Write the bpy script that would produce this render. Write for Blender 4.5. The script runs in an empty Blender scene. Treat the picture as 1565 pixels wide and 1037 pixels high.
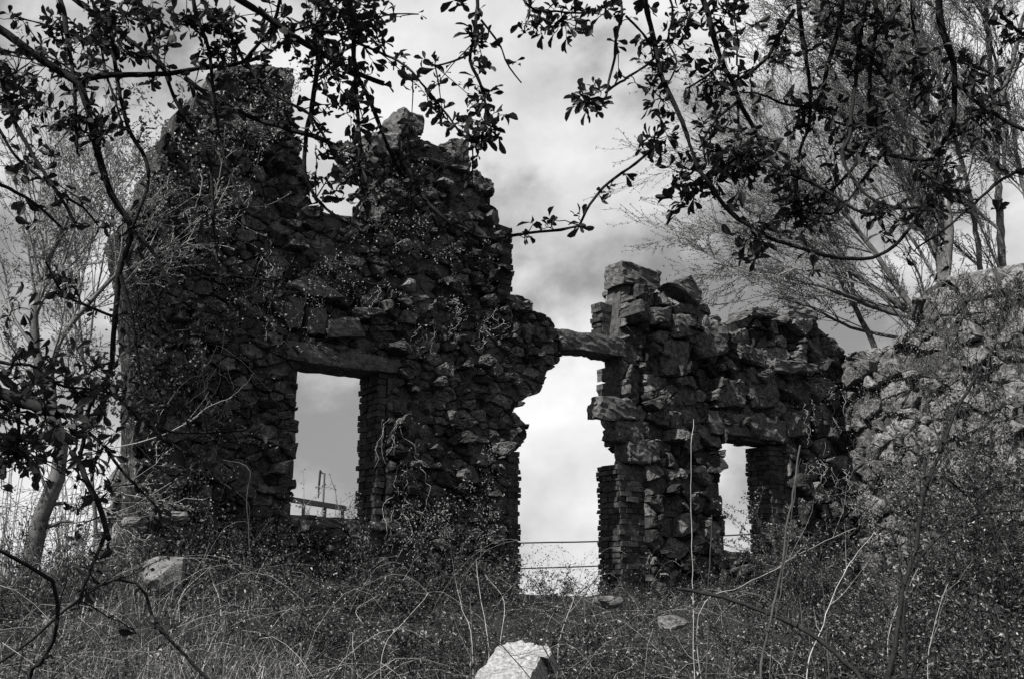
import bpy, math, random
import numpy as np

SC = bpy.context.scene
COL = SC.collection
R = math.radians
RS = np.random.RandomState

# ------------------------------------------------------------------ camera geometry
F = 1521.0                      # focal length in photograph pixels (photo 1565 x 1037)
CX, CY, HOR = 782.5, 518.5, 900.0
TH = math.atan((HOR - CY) / F)  # camera looks up
EYE = np.array([0.0, 0.0, 1.6])
cT, sT = math.cos(TH), math.sin(TH)


def ray(px, py):
    a, b = (px - CX) / F, (CY - py) / F
    return np.array([a, cT - b * sT, sT + b * cT])


def P(px, py, Y):
    """point seen at that photo pixel, Y metres ahead of the camera"""
    r = ray(px, py)
    return EYE + r * (Y / r[1])


# wall frame: u along the front wall, n out of it towards the camera side
U = np.array([0.8, 0.6, 0.0]); N = np.array([0.6, -0.8, 0.0]); Z = np.array([0, 0, 1.0])
W0 = np.array([0.0, 12.6, 0.0])


class Frame:
    def __init__(s, o, u, n):
        s.o, s.u, s.n = np.array(o, float), np.array(u, float), np.array(n, float)

    def px(s, px, py, d=0.0):
        r = ray(px, py)
        t = (s.o + s.n * d - EYE).dot(s.n) / r.dot(s.n)
        p = EYE + r * t - s.o
        return np.array([p.dot(s.u), p[2]])

    def w(s, a, d, h):
        a, d, h = np.broadcast_arrays(np.asarray(a, float), np.asarray(d, float), np.asarray(h, float))
        return s.o + a[..., None] * s.u + d[..., None] * s.n + h[..., None] * Z


FW = Frame(W0, U, N)
s_corner = FW.px(1302, 700)[0]
s_left = FW.px(205, 700)[0]
CORNER = W0 + U * s_corner
RW = Frame(CORNER, N, -U)                  # return wall running towards the viewer, its face looks back along -U
LEND = W0 + U * s_left
LW = Frame(LEND + N * -0.5, -N, -U)        # stub of the other end wall, running away from the viewer


def ground_h(x, y):
    x = np.asarray(x, float); y = np.asarray(y, float)
    q = x * 0.6 + (y - 12.6) * -0.8
    h = 1.42 - 0.142 * np.clip(q, 0, 9.5)
    back = np.clip(-q - 3.0, 0, None)
    h = h - 0.055 * back - 0.00002 * back ** 2 * (back < 400)
    h = np.maximum(h, -30.0)
    near = np.exp(-((x * x + (y - 7) ** 2) / 700.0))
    h = h + near * (0.05 * np.sin(x * 1.3 + y * 0.7) + 0.035 * np.sin(x * 2.9 - y * 2.1 + 1.0) + 0.02 * np.sin(5.1 * x + 4.3 * y))
    # rubble bank against the left end of the wall
    h = h + 0.35 * np.exp(-(((x + 3.6) / 1.4) ** 2 + ((y - 8.9) / 1.3) ** 2))
    return h


# ------------------------------------------------------------------ mesh builder
class MB:
    def __init__(s):
        s.v, s.f, s.n = [], {}, 0

    def add(s, verts, faces, mat=0, smooth=False):
        verts = np.asarray(verts, np.float32).reshape(-1, 3)
        faces = np.asarray(faces, np.int64)
        s.f.setdefault((faces.shape[1], mat if np.isscalar(mat) else -1, smooth), []).append((faces + s.n, mat))
        s.v.append(verts); s.n += len(verts)

    def build(s, name, mats, parent=None):
        me = bpy.data.meshes.new(name)
        if not isinstance(mats, (list, tuple)): mats = [mats]
        for m in mats: me.materials.append(m)
        v = np.concatenate(s.v)
        li, ls, mi, sm = [], [], [], []
        for (k, m, smo), lst in s.f.items():
            for fa, mm in lst:
                li.append(fa.ravel()); ls.append(np.full(len(fa), k))
                mi.append(np.full(len(fa), mm) if np.isscalar(mm) else np.asarray(mm))
                sm.append(np.full(len(fa), smo))
        li = np.concatenate(li).astype(np.int32); ls = np.concatenate(ls).astype(np.int32)
        mi = np.concatenate(mi).astype(np.int32); sm = np.concatenate(sm).astype(bool)
        me.vertices.add(len(v)); me.vertices.foreach_set('co', v.astype(np.float32).ravel())
        me.loops.add(len(li)); me.loops.foreach_set('vertex_index', li)
        me.polygons.add(len(ls))
        st = np.zeros(len(ls), np.int32); st[1:] = np.cumsum(ls)[:-1]
        me.polygons.foreach_set('loop_start', st)
        me.polygons.foreach_set('loop_total', ls)
        me.polygons.foreach_set('material_index', mi)
        me.polygons.foreach_set('use_smooth', sm)
        me.update(calc_edges=True)
        o = bpy.data.objects.new(name, me)
        COL.objects.link(o)
        if parent: o.parent = parent
        return o


def empty(name, loc=(0, 0, 0)):
    o = bpy.data.objects.new(name, None); COL.objects.link(o)
    o['base'] = 1; del o['base']
    o.empty_display_size = 0.2
    return o


def tag(o, label=None, cat=None, group=None, kind=None):
    if label: o['label'] = label
    if cat: o['category'] = cat
    if group: o['group'] = group
    if kind: o['kind'] = kind
    return o


def unit(v):
    return v / np.maximum(np.linalg.norm(v, axis=-1, keepdims=True), 1e-9)


def tubes(mb, lines, k=5, mat=0, smooth=True, mats=None):
    """lines: list of (pts (n,3), radii (n)); vectorised over equal n"""
    by = {}
    for i, (p, r) in enumerate(lines): by.setdefault(len(p), []).append(i)
    for n, idx in by.items():
        Pp = np.array([lines[i][0] for i in idx], float); Rr = np.array([lines[i][1] for i in idx], float)
        m = len(idx)
        T = np.empty_like(Pp)
        T[:, 1:-1] = Pp[:, 2:] - Pp[:, :-2]; T[:, 0] = Pp[:, 1] - Pp[:, 0]; T[:, -1] = Pp[:, -1] - Pp[:, -2]
        T = unit(T)
        mean = unit(Pp[:, -1] - Pp[:, 0] + 1e-6)
        ref = np.where(np.abs(mean[:, 2:3]) < 0.8, np.array([[0, 0, 1.0]]), np.array([[1.0, 0.13, 0]]))[:, None, :]
        A = unit(np.cross(T, np.broadcast_to(ref, T.shape))); B = np.cross(T, A)
        ang = np.arange(k) * 2 * math.pi / k
        V = Pp[:, :, None, :] + Rr[:, :, None, None] * (A[:, :, None, :] * np.cos(ang)[None, None, :, None] + B[:, :, None, :] * np.sin(ang)[None, None, :, None])
        base = (np.arange(m) * n * k)[:, None, None]
        i = np.arange(n - 1)[None, :, None]; j = np.arange(k)[None, None, :]
        a = base + i * k + j; b = base + i * k + (j + 1) % k
        fq = np.stack([a, b, b + k, a + k], -1).reshape(-1, 4)
        if mats is not None:
            mm = np.repeat(np.array([mats[q] for q in idx]), (n - 1) * k)
        else:
            mm = mat
        mb.add(V.reshape(-1, 3), fq, mm, smooth)


LEAF8 = np.array([[0, 0, 0], [.34, .22, .04], [.66, .48, .10], [.90, .36, .05], [1.0, 0, -.05], [.90, -.36, .05], [.66, -.48, .10], [.34, -.22, .04], [.55, 0, -.02]])
LEAF8F = [[0, 1, 2, 8], [8, 2, 3, 4], [8, 4, 5, 6], [0, 8, 6, 7]]
LEAF6 = np.array([[0, 0, 0], [.45, .5, .12], [1, 0, -.05], [.45, -.5, .12]])
LEAF6F = [[0, 1, 2, 3]]


def leaves(mb, base, dirv, L, W, rng, mat=0, rich=True, curl=1.0, mats=None):
    base = np.asarray(base, float); m = len(base)
    if m == 0: return
    d = unit(np.asarray(dirv, float))
    rnd = unit(rng.normal(size=(m, 3)) + np.array([0, 0, 0.6]))
    side = unit(np.cross(d, rnd)); up = np.cross(side, d)
    T = LEAF8 if rich else LEAF6; TF = LEAF8F if rich else LEAF6F
    k = len(T)
    c = (rng.uniform(0.2, 1.8, size=m) * curl)[:, None, None]
    L = np.broadcast_to(L, (m,))[:, None, None]; W = np.broadcast_to(W, (m,))[:, None, None]
    x = T[None, :, 0:1]
    V = base[:, None, :] + d[:, None, :] * x * L + side[:, None, :] * T[None, :, 1:2] * W + up[:, None, :] * (T[None, :, 2:3] * W * 2 - 0.22 * c * x ** 2 * L)
    f = (np.arange(m) * k)[:, None, None] + np.array(TF)[None]
    if mats is not None: mm = np.repeat(mats, len(TF))
    else: mm = mat
    mb.add(V.reshape(-1, 3), f.reshape(-1, 4), mm, False)


def catmull(pts, step):
    pts = np.asarray(pts, float)
    if len(pts) < 3:
        n = max(2, int(np.linalg.norm(pts[-1] - pts[0]) / step) + 1)
        t = np.linspace(0, 1, n)[:, None]
        return pts[0] * (1 - t) + pts[-1] * t
    q = np.vstack([2 * pts[0] - pts[1], pts, 2 * pts[-1] - pts[-2]])
    out = []
    for i in range(1, len(q) - 2):
        n = max(1, int(np.linalg.norm(q[i + 1] - q[i]) / step))
        t = (np.arange(n) / n)[:, None]
        a, b, c, d = q[i - 1], q[i], q[i + 1], q[i + 2]
        out.append(0.5 * (2 * b + (c - a) * t + (2 * a - 5 * b + 4 * c - d) * t ** 2 + (3 * b - a - 3 * c + d) * t ** 3))
    out.append(pts[-1:])
    return np.vstack(out)


# ------------------------------------------------------------------ materials (a black and white world)
def mat(name, lo, hi, scale=8.0, rough=0.9, bump=0.0, bscale=60.0, detail=6.0, spec=0.2, island=0.0, transl=0.0):
    m = bpy.data.materials.new(name); m.use_nodes = True
    nt = m.node_tree; ns = nt.nodes; b = ns['Principled BSDF']
    tc = ns.new('ShaderNodeTexCoord'); nz = ns.new('ShaderNodeTexNoise')
    nz.inputs['Scale'].default_value = scale; nz.inputs['Detail'].default_value = detail; nz.inputs['Roughness'].default_value = 0.65
    nt.links.new(tc.outputs['Object'], nz.inputs['Vector'])
    rp = ns.new('ShaderNodeValToRGB')
    rp.color_ramp.elements[0].position = 0.32; rp.color_ramp.elements[1].position = 0.68
    rp.color_ramp.elements[0].color = (lo, lo, lo, 1); rp.color_ramp.elements[1].color = (hi, hi, hi, 1)
    nt.links.new(nz.outputs['Fac'], rp.inputs['Fac'])
    src = rp.outputs['Color']
    if island > 0:      # each stone / leaf / blade its own tone
        ge = ns.new('ShaderNodeNewGeometry'); mr = ns.new('ShaderNodeMapRange')
        mr.inputs['To Min'].default_value = 1 - island; mr.inputs['To Max'].default_value = 1 + island
        nt.links.new(ge.outputs['Random Per Island'], mr.inputs['Value'])
        mx = ns.new('ShaderNodeVectorMath'); mx.operation = 'SCALE'
        nt.links.new(src, mx.inputs[0]); nt.links.new(mr.outputs['Result'], mx.inputs['Scale'])
        src = mx.outputs['Vector']
    nt.links.new(src, b.inputs['Base Color'])
    b.inputs['Roughness'].default_value = rough
    b.inputs['Specular IOR Level'].default_value = spec
    if bump > 0:
        n2 = ns.new('ShaderNodeTexNoise'); n2.inputs['Scale'].default_value = bscale; n2.inputs['Detail'].default_value = 8; n2.inputs['Roughness'].default_value = 0.7
        nt.links.new(tc.outputs['Object'], n2.inputs['Vector'])
        bp = ns.new('ShaderNodeBump'); bp.inputs['Strength'].default_value = 1.0; bp.inputs['Distance'].default_value = bump
        nt.links.new(n2.outputs['Fac'], bp.inputs['Height']); nt.links.new(bp.outputs['Normal'], b.inputs['Normal'])
    if transl > 0:
        tr = ns.new('ShaderNodeBsdfTranslucent'); tr.inputs['Color'].default_value = (transl, transl, transl, 1)
        ad = ns.new('ShaderNodeAddShader'); out = ns['Material Output']
        nt.links.new(b.outputs['BSDF'], ad.inputs[0]); nt.links.new(tr.outputs['BSDF'], ad.inputs[1])
        nt.links.new(ad.outputs['Shader'], out.inputs['Surface'])
    return m


M_STONE = mat('rubble_stone', 0.02, 0.135, 16, 0.97, 0.035, 26, island=0.75, spec=0.1)
M_BLOCK = mat('dressed_stone', 0.04, 0.14, 13, 0.95, 0.03, 18, island=0.25, spec=0.1)
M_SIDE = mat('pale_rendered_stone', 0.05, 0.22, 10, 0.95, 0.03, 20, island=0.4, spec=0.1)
M_MORTAR = mat('old_mortar', 0.03, 0.10, 14, 1.0, 0.02, 40, spec=0.0)
M_BRICK = mat('brick', 0.022, 0.06, 14, 0.95, 0.006, 70, island=0.45, spec=0.1)
M_PALE = mat('pale_granite', 0.12, 0.42, 38, 0.95, 0.012, 45, spec=0.2)
M_EARTH = mat('earth', 0.015, 0.05, 3, 1.0, 0.03, 30, spec=0.0)
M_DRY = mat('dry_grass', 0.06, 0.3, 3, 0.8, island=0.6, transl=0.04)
M_GREEN = mat('green_blade', 0.02, 0.07, 3, 0.7, island=0.5, transl=0.02)
M_CANE = mat('bramble_cane', 0.015, 0.07, 6, 0.8, island=0.6)
M_PCANE = mat('pale_cane', 0.2, 0.42, 10, 0.7)
M_LEAFG = mat('bramble_leaf', 0.007, 0.045, 4, 0.55, island=0.9, spec=0.35, transl=0.01)
M_LEAF = mat('orchard_leaf', 0.012, 0.032, 10, 0.65, island=0.4, spec=0.2, transl=0.008)
M_BARK = mat('dark_bark', 0.012, 0.03, 40, 0.95, 0.004, 90, spec=0.05)
M_PBARK = mat('smooth_bark', 0.05, 0.14, 12, 0.9, 0.006, 40, spec=0.1)
M_BGBARK = mat('grey_bark', 0.05, 0.14, 9, 0.95, 0.01, 30, spec=0.05)
M_TWIG = mat('twig', 0.10, 0.28, 6, 0.9, island=0.4)
M_BUD = mat('bud', 0.08, 0.24, 6, 0.8, island=0.4, transl=0.03)
M_LEAFD = mat('thicket_leaf', 0.007, 0.04, 4, 0.5, island=0.6, spec=0.4, transl=0.015)
M_PLEAF = mat('pale_leaf', 0.10, 0.28, 5, 0.6, island=0.5, spec=0.3, transl=0.03)
M_VINELEAF = mat('vine_leaf', 0.04, 0.2, 6, 0.5, island=0.5, spec=0.4, transl=0.03)
M_WOOD = mat('weathered_wood', 0.06, 0.14, 10, 0.85)
M_WIRE = mat('wire', 0.02, 0.03, 4, 0.6)


# ------------------------------------------------------------------ rubble masonry
def clip_half(poly, p, nrm):
    """keep the side where (x-p).nrm <= 0"""
    out = []
    d = (poly - p) @ nrm
    k = len(poly)
    for i in range(k):
        j = (i + 1) % k
        if d[i] <= 0: out.append(poly[i])
        if (d[i] < 0 < d[j]) or (d[j] < 0 < d[i]):
            t = d[i] / (d[i] - d[j]); out.append(poly[i] + t * (poly[j] - poly[i]))
    return np.array(out) if len(out) > 2 else None


def cells(lo, hi, w, aspect, rng, wvar=0.5, tilt=0.0):
    """irregular stones: a power diagram stretched along the courses"""
    lo = np.array(lo); hi = np.array(hi)
    sc = np.array([1.0, aspect])
    L, H = lo * sc, hi * sc
    nx, ny = max(2, int((H[0] - L[0]) / w)), max(2, int((H[1] - L[1]) / w))
    gx, gy = np.meshgrid(np.arange(nx), np.arange(ny))
    sd = np.stack([gx.ravel() + 0.5 * (gy.ravel() % 2), gy.ravel()], 1) + rng.uniform(-.42, .42, (nx * ny, 2))
    sd = L + (sd + 0.25) * w
    sd = sd[rng.uniform(size=len(sd)) > 0.12]
    wt = (rng.uniform(0, 1, len(sd)) ** 2) * wvar * w * w
    res = []
    for i in range(len(sd)):
        dv = sd - sd[i]; d2 = (dv ** 2).sum(1)
        order = np.argsort(d2)[1:22]
        r = 1.6 * w
        poly = sd[i] + np.array([[-r, -r], [r, -r], [r, r], [-r, r]])
        for j in order:
            nrm = dv[j]; dd = d2[j]
            t = 0.5 + (wt[i] - wt[j]) / (2 * dd)
            poly = clip_half(poly, sd[i] + nrm * t, nrm)
            if poly is None: break
        if poly is not None: res.append(poly / sc)
    return res


def inside(poly, pts):
    pts = np.atleast_2d(pts); x, y = pts[:, 0], pts[:, 1]
    c = np.zeros(len(pts), bool); k = len(poly)
    for i in range(k):
        x1, y1 = poly[i]; x2, y2 = poly[(i + 1) % k]
        hit = ((y1 > y) != (y2 > y)) & (x < (x2 - x1) * (y - y1) / (y2 - y1 + 1e-12) + x1)
        c ^= hit
    return c


def sh_clip(subject, cell):
    """clip any polygon by a convex cell"""
    poly = np.array(subject)
    c = cell.mean(0)
    for i in range(len(cell)):
        a, b = cell[i], cell[(i + 1) % len(cell)]
        nrm = np.array([b[1] - a[1], -(b[0] - a[0])])
        if (c - a) @ nrm > 0: nrm = -nrm
        poly = clip_half(poly, a, nrm)
        if poly is None: return None
    return poly


def area(p):
    x, y = p[:, 0], p[:, 1]
    return 0.5 * (np.dot(x, np.roll(y, -1)) - np.dot(y, np.roll(x, -1)))


def ring_stone(mb, fr, poly, df, db, rng, gap=0.012, slope=0.2, mat=0, bevel=0.025, rough=0.012):
    if area(poly) < 0: poly = poly[::-1]
    pts = []
    k = len(poly)
    for i in range(k):
        a, b = poly[i], poly[(i + 1) % k]
        L = np.linalg.norm(b - a)
        if L < 0.012: continue
        pts.append(a)
        m = int(L / 0.07)
        for q in range(1, m + 1):
            pts.append(a + (b - a) * (q / (m + 1)) + rng.normal(0, rough * 0.6, 2))
    if len(pts) < 3: return
    pts = np.array(pts); c = pts.mean(0)
    rel = pts - c; rr = np.linalg.norm(rel, axis=1).mean()
    g = max(0.4, 1 - gap / max(rr, 0.02))
    k = len(pts)
    tl = rng.normal(0, slope, 2)
    rings = []
    kv = rng.normal(size=(7, 2)); kv = kv / np.linalg.norm(kv, axis=1, keepdims=True) * rng.uniform(9, 45, (7, 1)); ph = rng.uniform(0, 6.3, 7); am = 0.16 / np.linalg.norm(kv, axis=1)
    def relief(q): return (np.sin(q @ kv.T + ph) * am).sum(1) * rough / 0.012
    steps = [(0.97, None, 0), (1.0, -bevel - rng.uniform(0, .015), .5), (0.9, -bevel * .25, .8), (0.68, 0.0, .5), (0.42, 0.004, .5), (0.18, 0.004, .4)]
    for sc, dd, jit in steps:
        q = c + rel * sc * g
        if dd is None: d = np.full(k, db)
        else: d = df + dd + (q - c) @ tl + relief(q) + rng.normal(0, rough * jit, k)
        rings.append(fr.w(q[:, 0], d, q[:, 1]))
    nr = len(steps)
    cen = fr.w(c[0], df + relief(c[None])[0], c[1])[None]
    bak = fr.w(c[0], db, c[1])[None]
    V = np.concatenate(rings + [cen, bak])
    j = np.arange(k); jn = (j + 1) % k
    fq = np.concatenate([np.stack([a * k + j, a * k + jn, (a + 1) * k + jn, (a + 1) * k + j], 1) for a in range(nr - 1)])
    fq = np.concatenate([fq[:, [0, 1, 2]], fq[:, [0, 2, 3]]])
    ft = np.concatenate([np.stack([(nr - 1) * k + j, (nr - 1) * k + jn, np.full(k, nr * k)], 1), np.stack([jn, j, np.full(k, nr * k + 1)], 1)])
    n0 = mb.n
    mb.add(V, fq, mat)
    mb.f.setdefault((3, mat, False), []).append((ft + n0, mat))


def core_prism(mb, fr, poly, df, db, mat):
    k = len(poly)
    a = fr.w(poly[:, 0], np.full(k, df), poly[:, 1]); b = fr.w(poly[:, 0], np.full(k, db), poly[:, 1])
    c = poly.mean(0)
    V = np.concatenate([a, b, fr.w(c[0], df, c[1])[None], fr.w(c[0], db, c[1])[None]])
    j = np.arange(k); jn = (j + 1) % k
    n0 = mb.n
    mb.add(V, np.stack([j, jn, k + jn, k + j], 1), mat)
    ft = np.concatenate([np.stack([j, jn, np.full(k, 2 * k)], 1), np.stack([k + jn, k + j, np.full(k, 2 * k + 1)], 1)])
    mb.f.setdefault((3, mat, False), []).append((ft + n0, mat))


def masonry(name, fr, outline, holes, split, w, aspect, rng, parent, mats, thick=0.5, layers=2, wvar=0.5,
            dsig=0.03, jut=0.08, jutd=0.12, core=0.06, slope=0.22, gap=0.012, shy=(), niche=(), d0=0.0):
    """rubble wall: outline minus holes (polygons in the wall's own plane); split = abscissae cutting through each hole"""
    mb = MB()
    O = np.array(outline)
    lo, hi = O.min(0) - 0.1, O.max(0) + 0.1
    allh = [np.array(h) for h in holes]
    # polygon pieces without holes: cut the outline vertically at the split abscissae and carve the holes as notches
    pieces = []
    xs = sorted(split)
    bounds = [-1e3] + xs + [1e3]
    for a, b in zip(bounds[:-1], bounds[1:]):
        p = O
        if a > -1e3: p = clip_half(p, np.array([a, 0]), np.array([-1.0, 0]))
        if p is not None and b < 1e3: p = clip_half(p, np.array([b, 0]), np.array([1.0, 0]))
        if p is None: continue
        pieces.append((a, b, p))

    def hole_test(cell):
        for h in allh:
            if inside(h, cell).any() or inside(cell, h).any(): return h
            m = np.vstack([cell * .7 + cell.mean(0) * .3])
            if inside(h, m).any(): return h
        return None

    def carve(cell, h):
        """the cell minus a hole, as up to four convex-ish pieces (hole treated by its bounding sides)"""
        out = []
        x0, x1 = h[:, 0].min(), h[:, 0].max(); y0, y1 = h[:, 1].min(), h[:, 1].max()
        a = clip_half(cell, np.array([x0, 0]), np.array([1.0, 0]))
        if a is not None: out.append(a)
        b = clip_half(cell, np.array([x1, 0]), np.array([-1.0, 0]))
        if b is not None: out.append(b)
        m = clip_half(cell, np.array([x0, 0]), np.array([-1.0, 0]))
        if m is not None: m = clip_half(m, np.array([x1, 0]), np.array([1.0, 0]))
        if m is not None:
            # sloping head and sill of the hole
            top = sorted(h, key=lambda q: -q[1])[:2]; bot = sorted(h, key=lambda q: q[1])[:2]
            for pr, sgn in ((top, -1), (bot, 1)):
                pr = sorted(pr, key=lambda q: q[0]); e = np.array(pr[1]) - np.array(pr[0])
                nr = np.array([-e[1], e[0]])
                if nr[1] < 0: nr = -nr
                t = clip_half(m, np.array(pr[0]), nr * sgn)
                if t is not None: out.append(t)
        return out

    step = thick / layers
    for ly in range(layers):
        dfront = d0 - ly * step; dback = d0 - (ly + 1) * step
        cs = cells(lo, hi, w * (1 if ly == 0 else 1.1), aspect, rng, wvar)
        for cell in cs:
            c0 = cell.mean(0)
            if inside(O, cell).all() : parts = [cell]
            else:
                q = sh_clip(O, cell)
                if q is None: continue
                parts = [q]
            fin = []
            for q in parts:
                h = hole_test(q) if allh else None
                if h is None: fin.append(q)
                else: fin += carve(q, h)
            for q in fin:
                A = abs(area(q))
                if A < 0.0006: continue
                c = q.mean(0)
                deep = 0.0
                for nb in niche:
                    if ly == 0 and inside(np.array(nb), c)[0]: deep = 0.2
                if deep: continue
                hid = any(inside(np.array(sb), c)[0] for sb in shy)
                df = dfront + rng.normal(0, dsig)
                if rng.uniform() < jut: df += rng.uniform(0.4, 1) * jutd
                if rng.uniform() < 0.06: df -= 0.07
                if hid: df = dfront - 0.12
                if ly == 0:
                    ring_stone(mb, fr, q, df, dback + 0.03, rng, gap, slope, 0)
                    core_prism(mb, fr, q, dfront - core * (.9 + .8 * math.sin(3.1 * c[0] + 1.7 * c[1]) * math.sin(2.3 * c[1] - 1.1 * c[0] + 1)) - rng.uniform(0, .02) - (0.1 if hid else 0), dback, 1)
                else:
                    ring_stone(mb, fr, q, dfront - 0.02, dback + rng.normal(0, dsig), rng, gap, 0.05, 0)
                    core_prism(mb, fr, q, dfront, dback + core, 1)
    return mb.build(name, mats, parent)


def block(name, fr, quad, d0, d1, rng, parent, material, n=(5, 4), rough=0.008, round_=0.02, label=None):
    """a dressed block: quad given as photo pixels on the wall's face (tl, tr, br, bl), from depth d0 to d1"""
    q = np.array([fr.px(*p, d=d1) for p in quad])
    mb = MB()
    nu, nv = n
    nu, nv = nu * 2, nv * 2; nd = max(3, int(abs(d1 - d0) / 0.06) + 1); rough = rough * .75
    kv = rng.normal(0, 9, (6, 3)); ph = rng.uniform(0, 6.3, 6)
    gu = np.linspace(0, 1, nu + 1); gv = np.linspace(0, 1, nv + 1); gd = np.linspace(0, 1, nd + 1)
    idx = {}; V = []
    def vid(i, j, k):
        if (i, j, k) in idx: return idx[(i, j, k)]
        u, v, t = gu[i], gv[j], gd[k]
        # rounding of corners
        ex = (i in (0, nu)) + (j in (0, nv)) + (k in (0, nd))
        pull = {0: 0, 1: 0, 2: 1, 3: 1.6}[ex] * round_ * 0.35
        p = (q[0] * (1 - u) + q[1] * u) * (1 - v) + (q[3] * (1 - u) + q[2] * u) * v
        c = q.mean(0); dv = c - p; p = p + dv / max(np.linalg.norm(dv), 1e-6) * pull
        d = d0 + (d1 - d0) * t
        d = d + (pull if k == 0 else (-pull if k == nd else 0))
        w = fr.w(p[0], d, p[1]); w = w + rng.normal(0, rough, 3) + np.array([np.sin(w @ kv[q] + ph[q]) for q in range(3)]) * rough * 1.6 + np.array([np.sin(w @ kv[q] * 2.3 + ph[q]) for q in range(3, 6)]) * rough
        idx[(i, j, k)] = len(V); V.append(w); return len(V) - 1
    Fq = []
    for i in range(nu):
        for j in range(nv):
            for k in (0, nd): Fq.append([vid(i, j, k), vid(i + 1, j, k), vid(i + 1, j + 1, k), vid(i, j + 1, k)])
    for k in range(nd):
        for i in range(nu):
            for j in (0, nv): Fq.append([vid(i, j, k), vid(i + 1, j, k), vid(i + 1, j, k + 1), vid(i, j, k + 1)])
        for j in range(nv):
            for i in (0, nu): Fq.append([vid(i, j, k), vid(i, j + 1, k), vid(i, j + 1, k + 1), vid(i, j, k + 1)])
    Fq = np.array(Fq)
    tri = np.concatenate([Fq[:, [0, 1, 2]], Fq[:, [0, 2, 3]]])
    mb.add(np.array(V), tri, 0)
    o = mb.build(name, material, parent)
    if label: o['label'] = label
    return o


def bricks(fr, s0, s1, h0, h1, d0, d1, rng, parent, ragged=0.04, left_ragged=True, right_ragged=True, top_drop=0.0):
    """a brick pier: courses of headers and stretchers, one mesh"""
    mb = MB(); c = 0.075; bh = 0.063
    rows = int((h1 - h0) / c)
    for r in range(rows):
        z0 = h0 + r * c + rng.normal(0, .002)
        a0 = s0 + (rng.uniform(-ragged, ragged * .4) if left_ragged else 0)
        a1 = s1 + (rng.uniform(-ragged, ragged) if right_ragged else 0)
        if top_drop and r > rows - 4 and rng.uniform() < 0.4: a1 = (a0 + a1) / 2
        dd = d0
        while dd < d1 - 0.03:
            dl = min(0.11 if r % 2 else 0.22, d1 - dd)
            x = a0; first = True
            while x < a1 - 0.03:
                l = (0.11 if (first and r % 2) else 0.22); first = False
                xe = min(x + l, a1)
                jx, jd = rng.normal(0, .008, 2)
                lo = np.array([x + .005 + jx, dd + .005 + jd, z0]); hi = np.array([xe - .005 + jx, dd + dl - .005 + jd + (rng.normal(0, .006) if dd + dl >= d1 - .01 else 0), z0 + bh])
                if rng.uniform() > 0.07:
                    B = np.array([[lo[0], lo[1], lo[2]], [hi[0], lo[1], lo[2]], [hi[0], hi[1], lo[2]], [lo[0], hi[1], lo[2]], [lo[0], lo[1], hi[2]], [hi[0], lo[1], hi[2]], [hi[0], hi[1], hi[2]], [lo[0], hi[1], hi[2]]])
                    B += rng.normal(0, .005, B.shape)
                    mb.add(fr.w(B[:, 0], B[:, 1], B[:, 2]), [[0, 1, 5, 4], [1, 2, 6, 5], [2, 3, 7, 6], [3, 0, 4, 7], [4, 5, 6, 7], [0, 3, 2, 1]], 0)
                x = xe
            dd += dl
    # mortar heart, set back from every face
    a, b, e = 0.022, 0.02, 0.018
    B = np.array([[s0 + a + ragged * .5, d0 + b, h0], [s1 - a - ragged * .5, d0 + b, h0], [s1 - a - ragged * .5, d1 - b, h0], [s0 + a + ragged * .5, d1 - b, h0]])
    T = B.copy(); T[:, 2] = h0 + rows * c - 0.03
    B = np.vstack([B, T])
    mb.add(fr.w(B[:, 0], B[:, 1], B[:, 2]), [[0, 1, 5, 4], [1, 2, 6, 5], [2, 3, 7, 6], [3, 0, 4, 7], [4, 5, 6, 7], [0, 3, 2, 1]], 1)
    return mb.build('brick_jamb', [M_BRICK, M_MORTAR], parent)


def boulder(name, center, size, rng, material, rot=0.0, parent=None, rough=0.12, sub=3):
    bm_v = []
    # cube-sphere grid, squared off and chipped
    n = 6; V = {}; vs = []; fs = []
    def vid(p):
        k = tuple(np.round(p, 5))
        if k not in V: V[k] = len(vs); vs.append(p)
        return V[k]
    g = np.linspace(-1, 1, n + 1)
    for ax in range(3):
        for sg in (-1, 1):
            for i in range(n):
                for j in range(n):
                    q = []
                    for a, b in ((i, j), (i + 1, j), (i + 1, j + 1), (i, j + 1)):
                        p = np.zeros(3); p[ax] = sg; p[(ax + 1) % 3] = g[a]; p[(ax + 2) % 3] = g[b]
                        q.append(vid(p))
                    fs.append(q)
    v = np.array(vs)
    v = v * (0.55 + 0.45 / np.maximum(np.linalg.norm(v, axis=1, keepdims=True), 1e-6) * 1.0)
    dirs = unit(rng.normal(size=(7, 3)))
    for d in dirs:      # chip planes
        lim = rng.uniform(0.75, 1.05); t = v @ d
        v = v - np.outer(np.maximum(t - lim, 0), d)
    v = v + rng.normal(0, rough * 0.25, v.shape)
    c, s = math.cos(rot), math.sin(rot)
    v = v * np.array(size) / 2
    v = np.stack([v[:, 0] * c - v[:, 1] * s, v[:, 0] * s + v[:, 1] * c, v[:, 2]], 1) + np.array(center)
    f = np.array(fs)
    mb = MB(); mb.add(v, np.concatenate([f[:, [0, 1, 2]], f[:, [0, 2, 3]]]), 0)
    return mb.build(name, material, parent)


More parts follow.
